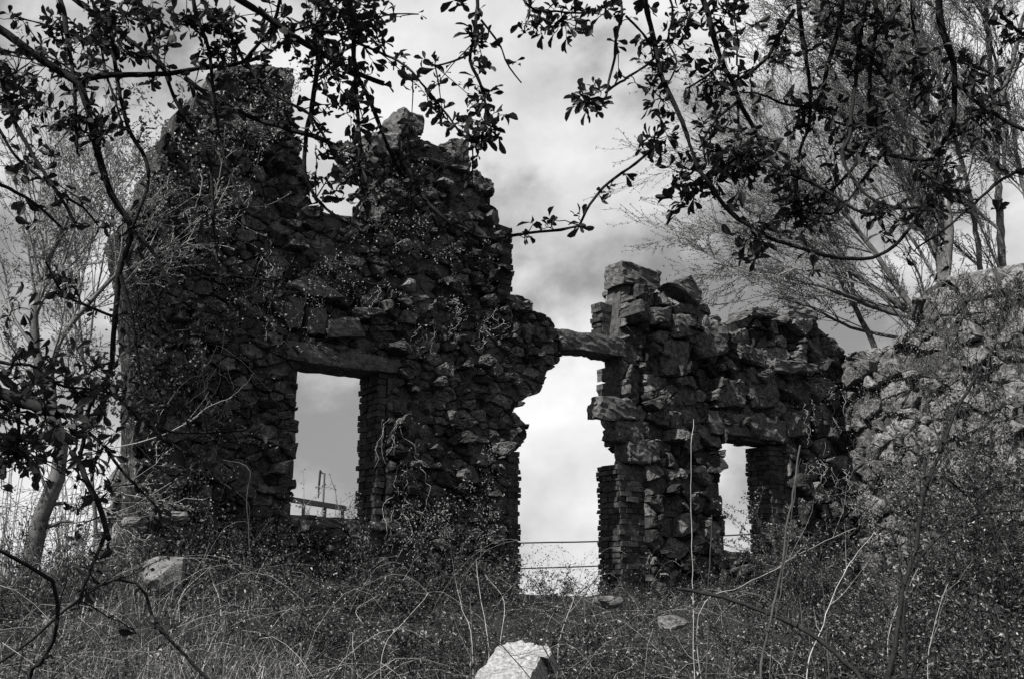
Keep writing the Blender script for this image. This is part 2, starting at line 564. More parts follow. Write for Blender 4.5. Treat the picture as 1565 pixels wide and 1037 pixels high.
# ------------------------------------------------------------------ the ground
def build_ground():
    t = np.linspace(-1, 1, 241)
    def spread(t, near, far): return near * t + np.sign(t) * (far - near) * np.abs(t) ** 7
    xs = spread(t, 22, 900); ys = 9 + spread(t, 22, 900)
    X, Y = np.meshgrid(xs, ys); H = ground_h(X, Y)
    rng = RS(5); H = H + rng.normal(0, .02, H.shape) * (np.abs(X) < 25) * (np.abs(Y - 9) < 25)
    V = np.stack([X, Y, H], -1).reshape(-1, 3); n = len(t)
    i, j = np.meshgrid(np.arange(n - 1), np.arange(n - 1)); a = (j * n + i).ravel()
    mb = MB(); mb.add(V, np.stack([a, a + 1, a + n + 1, a + n], 1), 0, True)
    tag(mb.build('ground', M_EARTH), kind='structure')


build_ground()

# ------------------------------------------------------------------ the ruin
house = empty('ruined_house')
tag(house, 'roofless ruined stone house with tall ragged gable, empty doorway and two bare window openings', 'ruin')


def poly(fr, pts, d=0.0): return [fr.px(x, y, d) for x, y in pts]


rng = RS(11)
LEFT = [(215, 985), (215, 860), (206, 760), (206, 560), (197, 430), (180, 368), (184, 345), (204, 343), (207, 312), (222, 310), (226, 262), (244, 258), (243, 214), (264, 206), (268, 172), (296, 165), (300, 140), (326, 137),
        (332, 104), (380, 96), (449, 104), (446, 142), (452, 202), (469, 256), (471, 314), (500, 326), (575, 333), (582, 250), (590, 232), (602, 205), (612, 200),
        (634, 206), (672, 222), (695, 236), (722, 262), (750, 288), (753, 312), (764, 318), (766, 340), (764, 446), (800, 452), (815, 462), (816, 474),
        (842, 484), (852, 498), (856, 520), (860, 545), (850, 560), (838, 566), (826, 600), (806, 606), (784, 626), (806, 646), (808, 668), (790, 688), (779, 692), (780, 780), (782, 900), (812, 940), (812, 985)]
w1 = poly(FW, [(458, 550), (588, 566), (588, 795), (458, 786)])
shy1 = poly(FW, [(440, 452), (600, 470), (600, 522), (440, 512)])
masonry('wall', FW, poly(FW, LEFT), [w1], [], 0.125, 1.6, rng, house, [M_STONE, M_MORTAR], wvar=2.0, dsig=0.026, jut=0.15, jutd=0.15, core=.04, gap=.005, slope=.2, shy=[shy1])
RIGHT = [(990, 985), (985, 712), (975, 690), (960, 676), (962, 650), (955, 640), (955, 560), (950, 520), (955, 470), (958, 432), (1012, 445), (1018, 462), (1078, 465), (1085, 460),
         (1092, 487), (1118, 494), (1145, 480), (1152, 486), (1190, 489), (1248, 490), (1252, 500), (1268, 512), (1290, 535), (1302, 560), (1302, 985)]
w2 = poly(FW, [(1110, 668), (1200, 680), (1200, 850), (1114, 842)])
masonry('wall', FW, poly(FW, RIGHT), [w2], [], 0.21, 1.4, RS(12), house, [M_STONE, M_MORTAR], wvar=2.0, dsig=0.055, jut=0.16, jutd=0.16, core=0.09, slope=0.22, gap=0.012)
SIDE = [(1292, 985), (1292, 560), (1292, 540), (1330, 532), (1357, 529), (1391, 512), (1408, 446), (1440, 426), (1472, 418), (1539, 405), (1600, 396), (1850, 372), (1850, 1120), (1500, 1040)]
nich = poly(RW, [(1332, 590), (1362, 582), (1364, 612), (1334, 618)])
o = masonry('wall', RW, poly(RW, SIDE), [], [], 0.24, 1.3, RS(13), house, [M_SIDE, M_MORTAR], wvar=2.0, dsig=0.045, jut=0.2, jutd=0.16, core=0.055, slope=0.2, gap=0.006, niche=[nich])
o['label'] = 'pale sunlit side wall half hidden by creepers'
hL = FW.px(205, 745)[1]
STUB = [(-0.05, 0.4), (-0.05, hL + .4), (0.15, hL + .1), (0.3, hL - .25), (0.6, hL - .4), (0.8, hL - 1.0), (1.2, hL - 1.15), (1.4, 0.4)]
o = masonry('wall', LW, STUB, [], [], 0.24, 1.3, RS(14), house, [M_SIDE, M_MORTAR], wvar=0.8, dsig=0.03, slope=0.2)
o['label'] = 'broken stub of the far end wall in the sun'

rb = RS(21)
block('lintel', FW, [(436, 520), (612, 549), (610, 570), (438, 548)], -0.5, 0.05, rb, house, M_BLOCK, (10, 3), .006, label='long dark lintel over the narrow window')
block('lintel', FW, [(850, 500), (958, 518), (958, 543), (858, 532)], -0.42, -0.02, rb, house, M_BLOCK, (9, 3), .009, label='thin lintel bridging the doorway')
block('lintel', FW, [(1084, 626), (1206, 642), (1206, 675), (1090, 660)], -0.5, 0.06, rb, house, M_BLOCK, (9, 3), .007, label='heavy lintel over the small window')
block('window_sill', FW, [(446, 786), (612, 797), (612, 812), (446, 801)], -0.5, 0.04, rb, house, M_BLOCK, (8, 2), .006)
block('window_sill', FW, [(1108, 841), (1206, 850), (1206, 864), (1108, 855)], -0.5, 0.04, rb, house, M_BLOCK, (8, 2), .006)
block('doorstep', FW, [(785, 908), (985, 914), (985, 945), (785, 940)], -0.45, 0.05, rb, house, M_BLOCK, (8, 2), .008)
# blocks standing over the narrow window
for q, d in (([(436, 452), (470, 455), (462, 500), (438, 498)], .05), ([(471, 470), (500, 472), (498, 512), (472, 510)], .07), ([(502, 487), (550, 484), (560, 514), (504, 516)], .12),
             ([(436, 432), (478, 418), (528, 455), (470, 452)], .13), ([(545, 470), (580, 468), (592, 478), (556, 486)], .14)):
    block('stone_block', FW, q, -0.25, d, rb, house, M_BLOCK, (4, 3), .007)
# blocks of the broken door jamb and the coping
for q, d0, d1 in (([(920, 605), (976, 607), (977, 641), (914, 639)], -.2, .06), ([(940, 642), (992, 643), (986, 679), (942, 674)], -.22, .05), ([(962, 674), (1012, 672), (1011, 707), (964, 706)], -.3, .06),
                  ([(954, 397), (1012, 414), (1013, 440), (954, 432)], -.42, .03), ([(1026, 432), (1056, 421), (1076, 442), (1074, 466)], -.3, .06), ([(616, 161), (650, 178), (647, 203), (614, 203)], -.45, .06),
                  ([(690, 210), (718, 212), (720, 254), (694, 238)], -.3, .06), ([(722, 258), (755, 275), (756, 298), (728, 286)], -.4, .08), ([(432, 100), (450, 105), (447, 143), (430, 140)], -.4, .1),
                  ([(1150, 470), (1190, 474), (1190, 487), (1148, 482)], -.4, .12), ([(1205, 472), (1250, 474), (1250, 492), (1206, 490)], -.4, .1), ([(1062, 500), (1110, 497), (1118, 540), (1075, 545)], -.2, .14),
                  ([(1130, 522), (1175, 535), (1172, 560), (1134, 545)], -.2, .2), ([(1100, 582), (1140, 580), (1142, 622), (1098, 622)], -.2, .1), ([(1146, 560), (1185, 566), (1195, 622), (1150, 622)], -.2, .1),
                  ([(1015, 520), (1055, 520), (1050, 575), (1018, 570)], -.2, .08), ([(985, 470), (1030, 468), (1028, 490), (990, 495)], -.2, .16), ([(1028, 478), (1060, 480), (1075, 510), (1032, 515)], -.2, .15),
                  ([(1205, 628), (1238, 624), (1240, 664), (1208, 668)], -.2, .12), ([(1185, 548), (1250, 555), (1255, 568), (1188, 566)], -.2, .2), ([(780, 452), (815, 461), (816, 474), (782, 470)], -.3, .12)):
    block('stone_block', FW, q, d0, d1, rb, house, M_BLOCK if rb.uniform() < .6 else M_STONE, (5, 4), .012, .03)
# brick linings
s = lambda x, y: FW.px(x, y)[0]
h = lambda x, y: FW.px(x, y)[1]
bricks(FW, s(577, 680), s(590, 680), h(577, 794), h(577, 560), -0.5, -0.012, RS(31), house, .012, True, False)
bricks(FW, s(951, 800), s(996, 800), h(951, 930), h(951, 706), -0.5, -0.03, RS(32), house, .02, True, True, 1)
bricks(FW, s(776, 800), s(796, 800), h(790, 940), h(790, 682), -0.5, 0.0, RS(33), house, .012, False, True)
bricks(FW, s(760, 400), s(784, 400), h(775, 452), h(775, 338), -0.48, 0.0, RS(34), house, .012, False, True)
bricks(FW, s(938, 480), s(966, 480), h(945, 516), h(945, 452), -0.5, -0.26, RS(35), house, .02, True, True, 1)
bricks(FW, s(1181, 760), s(1202, 760), h(1185, 850), h(1185, 680), -0.5, -0.01, RS(36), house, .012, True, False)
block('stone_block', FW, [(560, 200), (614, 200), (612, 240), (565, 245)], -.48, .02, rb, house, M_SIDE, (5, 4), .012, .05)


# ------------------------------------------------------------------ branching plants
def grow(lines, tips, p, d, L, r, level, rng, cfg, taper=0.45):
    n = cfg['seg'][level]
    pts = [p.copy()]; dirs = [unit(d)]
    for i in range(n):
        d = unit(d + rng.normal(0, cfg['wig'][level], 3) + np.array(cfg['bias']) * cfg['trop'][level])
        p = p + d * L / n; pts.append(p.copy()); dirs.append(d)
    rad = np.linspace(r, max(r * taper, cfg['rmin']), n + 1)
    lines.append((np.array(pts), rad, level))
    if level + 1 >= len(cfg['seg']):
        for i in range(1, n + 1): tips.append((pts[i], dirs[i]))
        return
    k = cfg['kids'][level]
    for q in range(k):
        t = rng.uniform(cfg['from'][level], 1.0) * n; i = min(int(t), n - 1); f = t - i
        b = pts[i] * (1 - f) + pts[i + 1] * f
        ax = unit(np.cross(dirs[i], rng.normal(size=3)))
        a = R(rng.uniform(*cfg['ang'][level]))
        nd = dirs[i] * math.cos(a) + ax * math.sin(a)
        grow(lines, tips, b, nd, L * rng.uniform(*cfg['len'][level]), max(rad[i] * 0.55, cfg['rmin']), level + 1, rng, cfg)


def bare_tree(name, label, trunks, Y, seed, cfg, barkm, group=None, budL=0.06, budn=1.0, trunk_label=None, spread=0.0):
    """trunks: list of (photo pixel polyline, width px start, width px end); grown twigs and buds come from them"""
    rng = RS(seed)
    t = tag(empty(name), label, 'tree', group)
    tl, tw, tips = [], [], []
    first_tr = MB(); limbs = []
    for q, (px, w0, w1_, kids) in enumerate(trunks):
        yy = Y + rng.uniform(-spread, spread) if q else Y
        pts = np.array([P(a, b, yy + (0 if q == 0 else (i / max(1, len(px) - 1)) * rng.uniform(-spread, spread))) for i, (a, b) in enumerate(px)])
        pts = catmull(pts, 0.25)
        pts[1:-1] += rng.normal(0, .012, pts[1:-1].shape)
        rad = np.linspace(w0, w1_, len(pts)) * Y / 1563 / 2
        tl.append((pts, rad))
        tan = unit(np.gradient(pts, axis=0))
        for kq in range(kids):
            i = int(rng.uniform(0.12, 1.0) ** 0.8 * (len(pts) - 1))
            ax = unit(np.cross(tan[i], rng.normal(size=3)))
            a = R(rng.uniform(*cfg['ang0'])); nd = tan[i] * math.cos(a) + ax * math.sin(a)
            grow(tw, tips, pts[i], nd, cfg['L0'] * rng.uniform(.6, 1.3), max(rad[i] * .42, cfg['rmin'] * 1.6), 0, rng, cfg)
    mb = MB(); tubes(mb, tl[:1], 10, 0); tk = mb.build('trunk', barkm, t)
    for l in tl[1:]:
        mb = MB(); tubes(mb, [l], 8, 0); mb.build('limb', barkm, tk)
    mb = MB(); tubes(mb, [(a, b) for a, b, c in tw if c < 1], 4, 0); tubes(mb, [(a, b) for a, b, c in tw if c >= 1], 3, 0)
    tips_p = np.array([a for a, b in tips]); tips_d = np.array([b for a, b in tips])
    keep = rng.uniform(size=len(tips_p)) < budn
    bp, bd = tips_p[keep], tips_d[keep]
    bp = np.repeat(bp, 3, 0); bd = np.repeat(bd, 3, 0)
    leaves(mb, bp + rng.normal(0, budL * .3, bp.shape), bd + rng.normal(0, .8, bp.shape), budL * rng.uniform(.5, 1.2, len(bp)), budL * .4, rng, 1, False)
    mb.build('crown', [M_TWIG, M_BUD], t)
    return t


cfg_big = dict(seg=[7, 5, 4], wig=[.05, .08, .13], bias=(-.75, 0, .45), trop=[.10, .08, .05], kids=[11, 7], **{'from': [.12, .1]}, ang=[(12, 38), (14, 45)], len=[(.3, .65), (.3, .65)], rmin=.006, ang0=(16, 55), L0=2.6)
cfg_arch = dict(cfg_big, bias=(-.8, 0, .12), trop=[.08, .07, .04], L0=1.9, kids=[7, 4])
cfg_thin = dict(seg=[6, 5, 3], wig=[.1, .15, .2], bias=(0, 0, 1), trop=[.12, .08, .05], kids=[6, 4], **{'from': [.15, .15]}, ang=[(18, 45), (20, 60)], len=[(.35, .6), (.3, .6)], rmin=.003, ang0=(20, 50), L0=1.1)

bare_tree('bare_tree', 'bare budding tree with two straight stems leaning over the end of the pale wall', [
    ([(1470, 640), (1448, 480), (1438, 400), (1405, 300), (1385, 190), (1372, 60), (1352, -120)], 22, 7, 22),
    ([(1444, 430), (1450, 340), (1430, 240), (1400, 120), (1360, 0), (1320, -120)], 16, 5, 22),
    ([(1430, 390), (1385, 290), (1330, 180), (1270, 60), (1220, -60)], 11, 4, 30)], 23, 41, cfg_big, M_BGBARK, 'bare trees beyond the pale wall', spread=1.2)
bare_tree('bare_tree', 'low spreading tree sweeping long arching limbs over the broken coping', [
    ([(1440, 640), (1425, 540), (1400, 486), (1345, 446), (1262, 390), (1180, 352), (1110, 338)], 17, 4, 22),
    ([(1405, 490), (1340, 470), (1262, 440), (1170, 415), (1090, 402)], 9, 3, 12),
    ([(1340, 540), (1318, 490), (1285, 430), (1240, 350), (1190, 285), (1150, 230)], 10, 3, 22),
    ([(1410, 495), (1350, 405), (1285, 320), (1215, 255), (1150, 190), (1090, 150)], 10, 3, 30),
    ([(1420, 520), (1360, 515), (1300, 500), (1240, 470), (1190, 455)], 7, 3, 8)], 20, 42, cfg_arch, M_BGBARK, 'bare trees beyond the pale wall', spread=1.2)
bare_tree('bare_tree', 'tall straight grey trunk rising behind the highest stretch of the pale wall', [
    ([(1545, 640), (1534, 430), (1526, 300), (1519, 170), (1510, 50), (1500, -120)], 16, 6, 18),
    ([(1520, 190), (1548, 90), (1575, -10), (1610, -120)], 9, 4, 8),
    ([(1500, 420), (1480, 290), (1445, 160), (1400, 20), (1370, -100)], 9, 3, 26),
    ([(1600, 420), (1565, 290), (1540, 160), (1500, 20), (1470, -100)], 9, 3, 22),
    ([(1600, 420), (1605, 200), (1600, -80)], 10, 4, 10)], 26, 43, cfg_big, M_BGBARK, 'bare trees beyond the pale wall', spread=1.5)
bare_tree('forked_tree', 'crooked forked young tree in the sun beside the ragged end of the gable', [
    ([(38, 905), (50, 850), (66, 790), (84, 730), (93, 685), (84, 632), (66, 580), (53, 530), (52, 480), (64, 440), (75, 395), (92, 360), (110, 320)], 29, 5, 10),
    ([(82, 610), (76, 560), (92, 515), (116, 485), (150, 446), (172, 420), (180, 395)], 12, 5, 8),
    ([(58, 480), (48, 420), (42, 370), (30, 330)], 5, 2, 5),
    ([(70, 745), (58, 712), (42, 695)], 5, 2, 2),
    ([(80, 770), (102, 768), (112, 780)], 7, 4, 1), ([(72, 805), (95, 795), (112, 797)], 7, 4, 1)], 9.0, 44, dict(cfg_thin, kids=[7, 5]), M_PBARK, budL=.04)
bare_tree('bare_tree', 'feathery sapling of hair-thin twigs standing behind the crooked forked tree', [
    ([(150, 905), (140, 700), (125, 520), (118, 400), (110, 300), (104, 230)], 7, 2, 16),
    ([(130, 560), (150, 440), (170, 340), (178, 260)], 4, 1.5, 12),
    ([(125, 520), (80, 420), (60, 330), (50, 270)], 4, 1.5, 12)], 15, 45, dict(cfg_thin, L0=1.4, rmin=.0045), M_PBARK, budL=.04, spread=.5)


# ------------------------------------------------------------------ vines, bushes, stalks
def shrub(name, label, cx, cy, height, spread, nst, nl, seed, leafm, stemm, leafL=.03, cat='bush', group=None, droop=.25, rstem=.005, base=None, rich=False, up=1.0):
    rng = RS(seed); t = tag(empty(name), label, cat, group)
    st, lb, ld = [], [], []
    for i in range(nst):
        a = rng.uniform(0, 2 * math.pi); rr = spread * .3 * math.sqrt(rng.uniform())
        x, y = cx + rr * math.cos(a), cy + rr * math.sin(a)
        z = float(ground_h(x, y)) - .03 if base is None else base
        lean = rng.uniform(.1, 1.0) * spread; H = height * rng.uniform(.45, 1.05)
        k = 9; tt = np.linspace(0, 1, k)
        wob = np.cumsum(rng.normal(0, .03 * height, (k, 3)), 0) * .35; wob[0] = 0
        pts = np.stack([x + math.cos(a) * lean * tt ** 1.4, y + math.sin(a) * lean * tt ** 1.4, z + H * up * (tt - droop * tt ** 3)], 1) + wob
        st.append((pts, np.linspace(rstem, rstem * .3, k)))
        for q in range(rng.randint(2, 5)):
            j = rng.randint(2, k - 1); dd = unit(rng.normal(size=3) + np.array([0, 0, .5])); L = height * rng.uniform(.12, .35)
            tw = pts[j] + dd * L * np.linspace(0, 1, 5)[:, None] + np.array([0, 0, -.15]) * L * (np.linspace(0, 1, 5) ** 2)[:, None]
            st.append((tw, np.linspace(rstem * .5, rstem * .2, 5)))
    pick = rng.randint(0, len(st), nl); f = rng.uniform(.25, 1, nl)
    for i, ff in zip(pick, f):
        p = st[i][0]; v = ff * (len(p) - 1); j = min(int(v), len(p) - 2); b = p[j] + (p[j + 1] - p[j]) * (v - j)
        lb.append(b); ld.append(unit(p[j + 1] - p[j]) * .5)
    mb = MB(); tubes(mb, st, 4, 0); mb.build('stems', stemm, t)
    lb = np.array(lb); ld = np.array(ld) + rng.normal(0, .8, (nl, 3))
    mb = MB(); leaves(mb, lb + rng.normal(0, leafL * .4, lb.shape), ld, leafL * rng.uniform(.5, 1.3, nl), leafL * rng.uniform(.35, .6, nl), rng, 0, rich, mats=(rng.uniform(size=nl) > .9).astype(int)); mb.build('foliage', [leafm, M_PLEAF], t)
    return t


def vine(name, label, fr, starts, seed, leafm, stemm, nl, length=1.5, leafL=.035, group=None, off=.05, down=False, sway=.5, rst=.004):
    """creeper on a wall face: starts are photo pixels, stems wander over the face"""
    rng = RS(seed); t = tag(empty(name), label, 'vine', group)
    st = []
    for (px, py, n) in starts:
        for i in range(n):
            s0, h0 = fr.px(px + rng.normal(0, 12), py + rng.normal(0, 8))
            k = 14; d = np.array([rng.normal(0, .5), -1.0 if down else 1.0]); pts = [[s0, h0, off]]
            L = length * rng.uniform(.4, 1.2); dd = off
            for q in range(k - 1):
                d = d + rng.normal(0, sway, 2) * .5 + np.array([0, -.12 if down else .05]); d /= np.linalg.norm(d)
                dd = np.clip(dd + rng.normal(0, .04), .03, .3)
                pts.append([pts[-1][0] + d[0] * L / k, pts[-1][1] + d[1] * L / k, dd])
            pts = np.array(pts); st.append((fr.w(pts[:, 0], pts[:, 2], pts[:, 1]), np.linspace(rst, rst * .4, k)))
    mb = MB(); tubes(mb, st, 4, 0); mb.build('stems', stemm, t)
    if nl:
        pick = rng.randint(0, len(st), nl); v = rng.uniform(0, 12.9, nl); lb = []
        for i, q in zip(pick, v):
            p = st[i][0]; j = int(q); lb.append(p[j] + (p[j + 1] - p[j]) * (q - j))
        lb = np.array(lb) + rng.normal(0, .04, (nl, 3)) + fr.n * .02
        mb = MB(); leaves(mb, lb, rng.normal(0, .6, (nl, 3)) + fr.n * .5 + np.array([0, 0, -.3]), leafL * rng.uniform(.5, 1.3, nl), leafL * rng.uniform(.4, .7, nl), rng, 0, True, mats=(rng.uniform(size=nl) > .91).astype(int))
        mb.build('foliage', [leafm, M_PLEAF], t)
    return t


vine('climbing_vine', 'dense leafy creeper smothering the sunny shoulder of the gable', FW, [(215, 520, 9), (240, 440, 9), (220, 640, 8), (260, 330, 8), (300, 240, 6)], 51, M_VINELEAF, M_CANE, 6000, 1.1, .05, 'vines on the ruin', .08)
vine('climbing_vine', 'thin creeper with scattered leaves climbing to the top of the gable', FW, [(330, 320, 8), (380, 230, 8), (410, 180, 6), (300, 400, 7)], 52, M_VINELEAF, M_CANE, 2600, 1.2, .035, 'vines on the ruin')
vine('climbing_vine', 'bare pale vine strands hanging over the middle of the gable', FW, [(400, 380, 6), (335, 490, 5), (330, 560, 5), (300, 700, 5)], 53, M_VINELEAF, M_PCANE, 160, 1.1, .03, 'vines on the ruin', .07, True, .7, .003)
vine('climbing_vine', 'dry root tufts and vine strands hanging from the ledge above the doorway', FW, [(680, 470, 7), (640, 500, 6), (720, 490, 6), (760, 485, 5), (575, 440, 5)], 54, M_VINELEAF, M_PCANE, 260, .45, .03, 'vines on the ruin', .1, True, .7, .003)
vine('climbing_vine', 'pale vine hanging down the pier beside the narrow window', FW, [(612, 640, 7), (620, 700, 6), (605, 760, 6)], 55, M_VINELEAF, M_PCANE, 200, .7, .025, 'vines on the ruin', .05, True, .4, .003)
vine('climbing_vine', 'leafy creeper spreading low between the narrow window and the doorway', FW, [(690, 860, 8), (740, 800, 8), (640, 860, 8), (560, 860, 6)], 56, M_VINELEAF, M_CANE, 2600, .9, .03, 'vines on the ruin')
vine('climbing_vine', 'leafy creeper low on the gable under the narrow window', FW, [(300, 850, 8), (360, 880, 8), (430, 880, 8), (250, 800, 6)], 57, M_VINELEAF, M_CANE, 2400, .9, .03, 'vines on the ruin')
vine('climbing_vine', 'tangled dry vines draped down the highest part of the pale wall', RW, [(1480, 430, 22), (1520, 425, 24), (1440, 440, 12), (1555, 430, 22), (1500, 540, 18), (1460, 500, 14), (1410, 470, 10)], 58, M_VINELEAF, M_CANE, 1400, 1.6, .035, 'vines on the ruin', .12, True, .5, .006)
vine('climbing_vine', 'arching vine sprays on the low broken end of the pale wall', RW, [(1400, 500, 10), (1420, 560, 10), (1380, 560, 6)], 59, M_VINELEAF, M_CANE, 260, 1.0, .03, 'vines on the ruin', .15, True, .6, .005)
vine('climbing_vine', 'creeping stems climbing the foot of the pale wall', RW, [(1340, 800, 10), (1400, 780, 10), (1460, 760, 10), (1540, 760, 10)], 60, M_VINELEAF, M_CANE, 3400, 1.3, .04, 'vines on the ruin', .12, False, .6, .005)
vine('climbing_vine', 'few leaves sprouting from the coping beside the small window', FW, [(1250, 590, 5), (1240, 560, 4), (1180, 560, 3)], 61, M_VINELEAF, M_CANE, 120, .5, .03, 'vines on the ruin', .1, True, .6, .003)

vine('climbing_vine', 'dark tangle of bare stems over the gable above the narrow window', FW, [(300, 480, 12), (360, 430, 12), (420, 400, 10), (480, 400, 8), (250, 560, 10), (330, 620, 10)], 62, M_VINELEAF, M_CANE, 1500, 1.3, .03, 'vines on the ruin', .07, True, .8, .0035)
vine('climbing_vine', 'matted stems rising out of the brambles below the narrow window sill', FW, [(280, 930, 12), (350, 930, 12), (420, 920, 12), (500, 900, 12), (560, 900, 10)], 63, M_VINELEAF, M_CANE, 1800, 1.0, .03, 'vines on the ruin', .08, False, .7, .0035)
vine('climbing_vine', 'matted stems and leaves on the upper middle of the ruin beside the notch', FW, [(520, 400, 10), (580, 340, 10), (640, 330, 8), (700, 380, 8), (620, 260, 8)], 64, M_VINELEAF, M_CANE, 900, .8, .03, 'vines on the ruin', .06, True, .9, .003)
vine('climbing_vine', 'fine pale stems webbing the wall between the window and the corner', FW, [(1230, 620, 10), (1270, 600, 10), (1240, 700, 8), (1280, 720, 8)], 65, M_VINELEAF, M_PCANE, 300, .9, .03, 'vines on the ruin', .1, True, .7, .003)
vine('climbing_vine', 'thin leafless stems trailing over the broken low end of the pale wall', RW, [(1310, 560, 8), (1340, 600, 10), (1330, 680, 10), (1320, 760, 10), (1370, 680, 10)], 66, M_VINELEAF, M_CANE, 700, 1.0, .035, 'vines on the ruin', .1, True, .7, .004)
# bushes (photo pixel of the foot, distance, ...)
def foot(px, py, Y):
    p = P(px, py, Y); return p[0], Y


BUSH = [('dense bush of small leaves under the narrow window', 500, 9.9, .75, .7, 26, 2200), ('ragged bush at the foot of the gable corner', 330, 9.2, .7, .7, 22, 1600),
        ('rounded leafy bush against the pier between window and doorway', 640, 10.6, .8, .8, 28, 2400), ('sprawling bush at the threshold side of the pier', 740, 11.4, .75, .6, 22, 1700),
        ('sparse little bush standing in the open doorway', 850, 12.3, .66, .5, 18, 520), ('low bush at the foot of the broken door jamb', 985, 12.6, .6, .7, 20, 1400),
        ('leafy bush below the small window', 1130, 13.2, .75, .8, 24, 1700), ('tall dark bush reaching across the small window', 1215, 12.4, 2.1, .9, 34, 3600),
        ('broad dark bush in the corner where the walls meet', 1290, 13.0, 1.3, 1.0, 30, 2800), ('thorny thicket at the foot of the pale wall', 1400, 10.5, 1.4, 1.0, 40, 3200),
        ('tall leafy thicket in front of the pale wall', 1500, 9.0, 1.9, 1.0, 46, 4600), ('dark thicket pressed against the highest pale stones', 1560, 10.0, 3.3, .8, 50, 7500),
        ('low leafy tangle at the edge of the sunlit stub wall', 120, 8.4, .55, .6, 14, 350), ('small bush beneath the forked tree', 30, 7.8, .6, .6, 16, 600),
        ('leggy dark bush nearest the pale wall end of the view', 1545, 7.0, 1.5, .7, 34, 3200), ('wispy bush between the curved sapling and the corner thicket', 1345, 8.6, 1.1, .7, 30, 2200), ('low dark bush in front of the curved sapling foot', 1440, 7.2, 1.0, .8, 34, 2800), ('leafy scrub round the trunk of the forked tree', 50, 8.0, .9, .5, 16, 350), ('tall dark bush rising over the highest pale stones', 1540, 8.6, 3.3, .75, 60, 11000), ('dark arching bush before the middle of the pale wall', 1450, 8.2, 2.2, .8, 50, 6500), ('dark scrub at the near foot of the pale wall', 1500, 6.6, 1.2, .8, 40, 3600), ('dark scrub filling the ground before the wall corner', 1300, 8.8, .9, .9, 36, 2600), ('dark tangle under the arching bramble spray', 1200, 8.0, .8, .9, 36, 2400), ('low dark scrub beside the bright slab', 900, 8.6, .7, .9, 34, 1800), ('low dark scrub at the open side of the bright slab', 640, 8.2, .65, .9, 34, 1800), ('low dark scrub before the gable foot', 460, 8.4, .65, .9, 34, 1800)]
for i, (lab, px, Y, hh, sp, ns, nl) in enumerate(BUSH):
    x, y = foot(px, 900, Y)
    shrub('bush', lab, x, y, hh, sp, ns, int(nl * 1.7), 100 + i, M_LEAFD if px > 1150 or 'dark' in lab else M_LEAFG, M_CANE, .036, group='bushes round the ruin')


def cane(name, label, px, Y0, Y1, w0, w1_, material, seed, cat='stalk', group=None, twigs=0, leaf=0, ground=True, wob=.008):
    rng = RS(seed); t = tag(empty(name), label, cat, group)
    pts = np.array([P(a, b, Y0 + (Y1 - Y0) * i / (len(px) - 1)) for i, (a, b) in enumerate(px)])
    if ground:
        g = float(ground_h(pts[0, 0], pts[0, 1])) - .04
        if pts[0, 2] > g: pts = np.vstack([[pts[0, 0], pts[0, 1], g], pts])
    pts = catmull(pts, .06); wv = np.cumsum(rng.normal(0, .0035, pts.shape), 0); wv -= np.linspace(0, 1, len(pts))[:, None] * wv[-1]; pts = pts + wv
    rad = np.linspace(w0, w1_, len(pts)) * (.26 if material is M_PCANE else .5) * (Y0 + Y1) / 2 / 1563
    mb = MB(); tubes(mb, [(pts, rad)], 5, 0); tw = []
    for q in range(twigs):
        i = rng.randint(len(pts) // 4, len(pts) - 1); d = unit(pts[min(i + 1, len(pts) - 1)] - pts[i - 1]) + rng.normal(0, .6, 3)
        L = rng.uniform(.12, .4); tt = np.linspace(0, 1, 6)[:, None]
        tw.append((pts[i] + unit(d) * L * tt + np.array([0, 0, .1]) * tt ** 2 + rng.normal(0, .01, (6, 3)) * tt, np.linspace(rad[i] * .5, rad[i] * .2, 6)))
    if tw: tubes(mb, tw, 4, 0)
    mb.build('stem', material, t)
    if leaf:
        src = [(p, r) for p, r in tw] + [(pts[len(pts) // 4:], None)]
        lb = []
        for q in range(leaf):
            p = src[rng.randint(len(src))][0]; lb.append(p[rng.randint(1, len(p))])
        lb = np.array(lb) + rng.normal(0, .015, (leaf, 3))
        mb = MB(); leaves(mb, lb, rng.normal(0, 1, (leaf, 3)), .035 * rng.uniform(.6, 1.2, leaf), .018, rng, 0, True); mb.build('foliage', M_LEAFG, t)
    return t


g1 = 'tall dry stalks in the undergrowth'
cane('dry_stalk', 'tall thin pale stalk standing before the broken door jamb', [(1061, 1045), (1057, 858), (1055, 700), (1060, 640)], 5.6, 5.8, 3, 1.5, M_PCANE, 201, group=g1)
cane('dry_stalk', 'thin upright stalk beside the tall pale one', [(1080, 1045), (1084, 900), (1088, 786)], 5.6, 5.7, 3, 1.5, M_CANE, 202, group=g1)
cane('dry_stalk', 'dark leaning stalk passing in front of the small window bush', [(1164, 1045), (1188, 905), (1214, 750), (1223, 680)], 5.0, 5.3, 5, 3, M_CANE, 203, group=g1)
cane('dry_stalk', 'pale leaning stalk running close beside the dark one', [(1174, 1045), (1191, 891), (1213, 760), (1224, 700)], 5.1, 5.4, 2.5, 1.2, M_CANE, 204, group=g1)
cane('dry_stalk', 'brightest bent stalk forking towards the wall corner', [(1235, 1040), (1255, 965), (1285, 891), (1310, 848), (1336, 812)], 5.4, 6.2, 4, 2, M_PCANE, 205, group=g1, twigs=3)
cane('bramble_cane', 'arching bramble spray rising towards the wall corner', [(1070, 940), (1134, 895), (1174, 874), (1228, 841), (1308, 806)], 6.4, 6.8, 2.5, 1.5, M_PCANE, 206, 'bramble', twigs=6, leaf=30)
cane('fallen_branch', 'dark fallen bough slanting down through the stalks', [(1040, 897), (1124, 915), (1191, 938), (1248, 968), (1308, 1022), (1330, 1060)], 5.6, 4.9, 6, 8, M_BARK, 207, 'branch', twigs=5, ground=False)
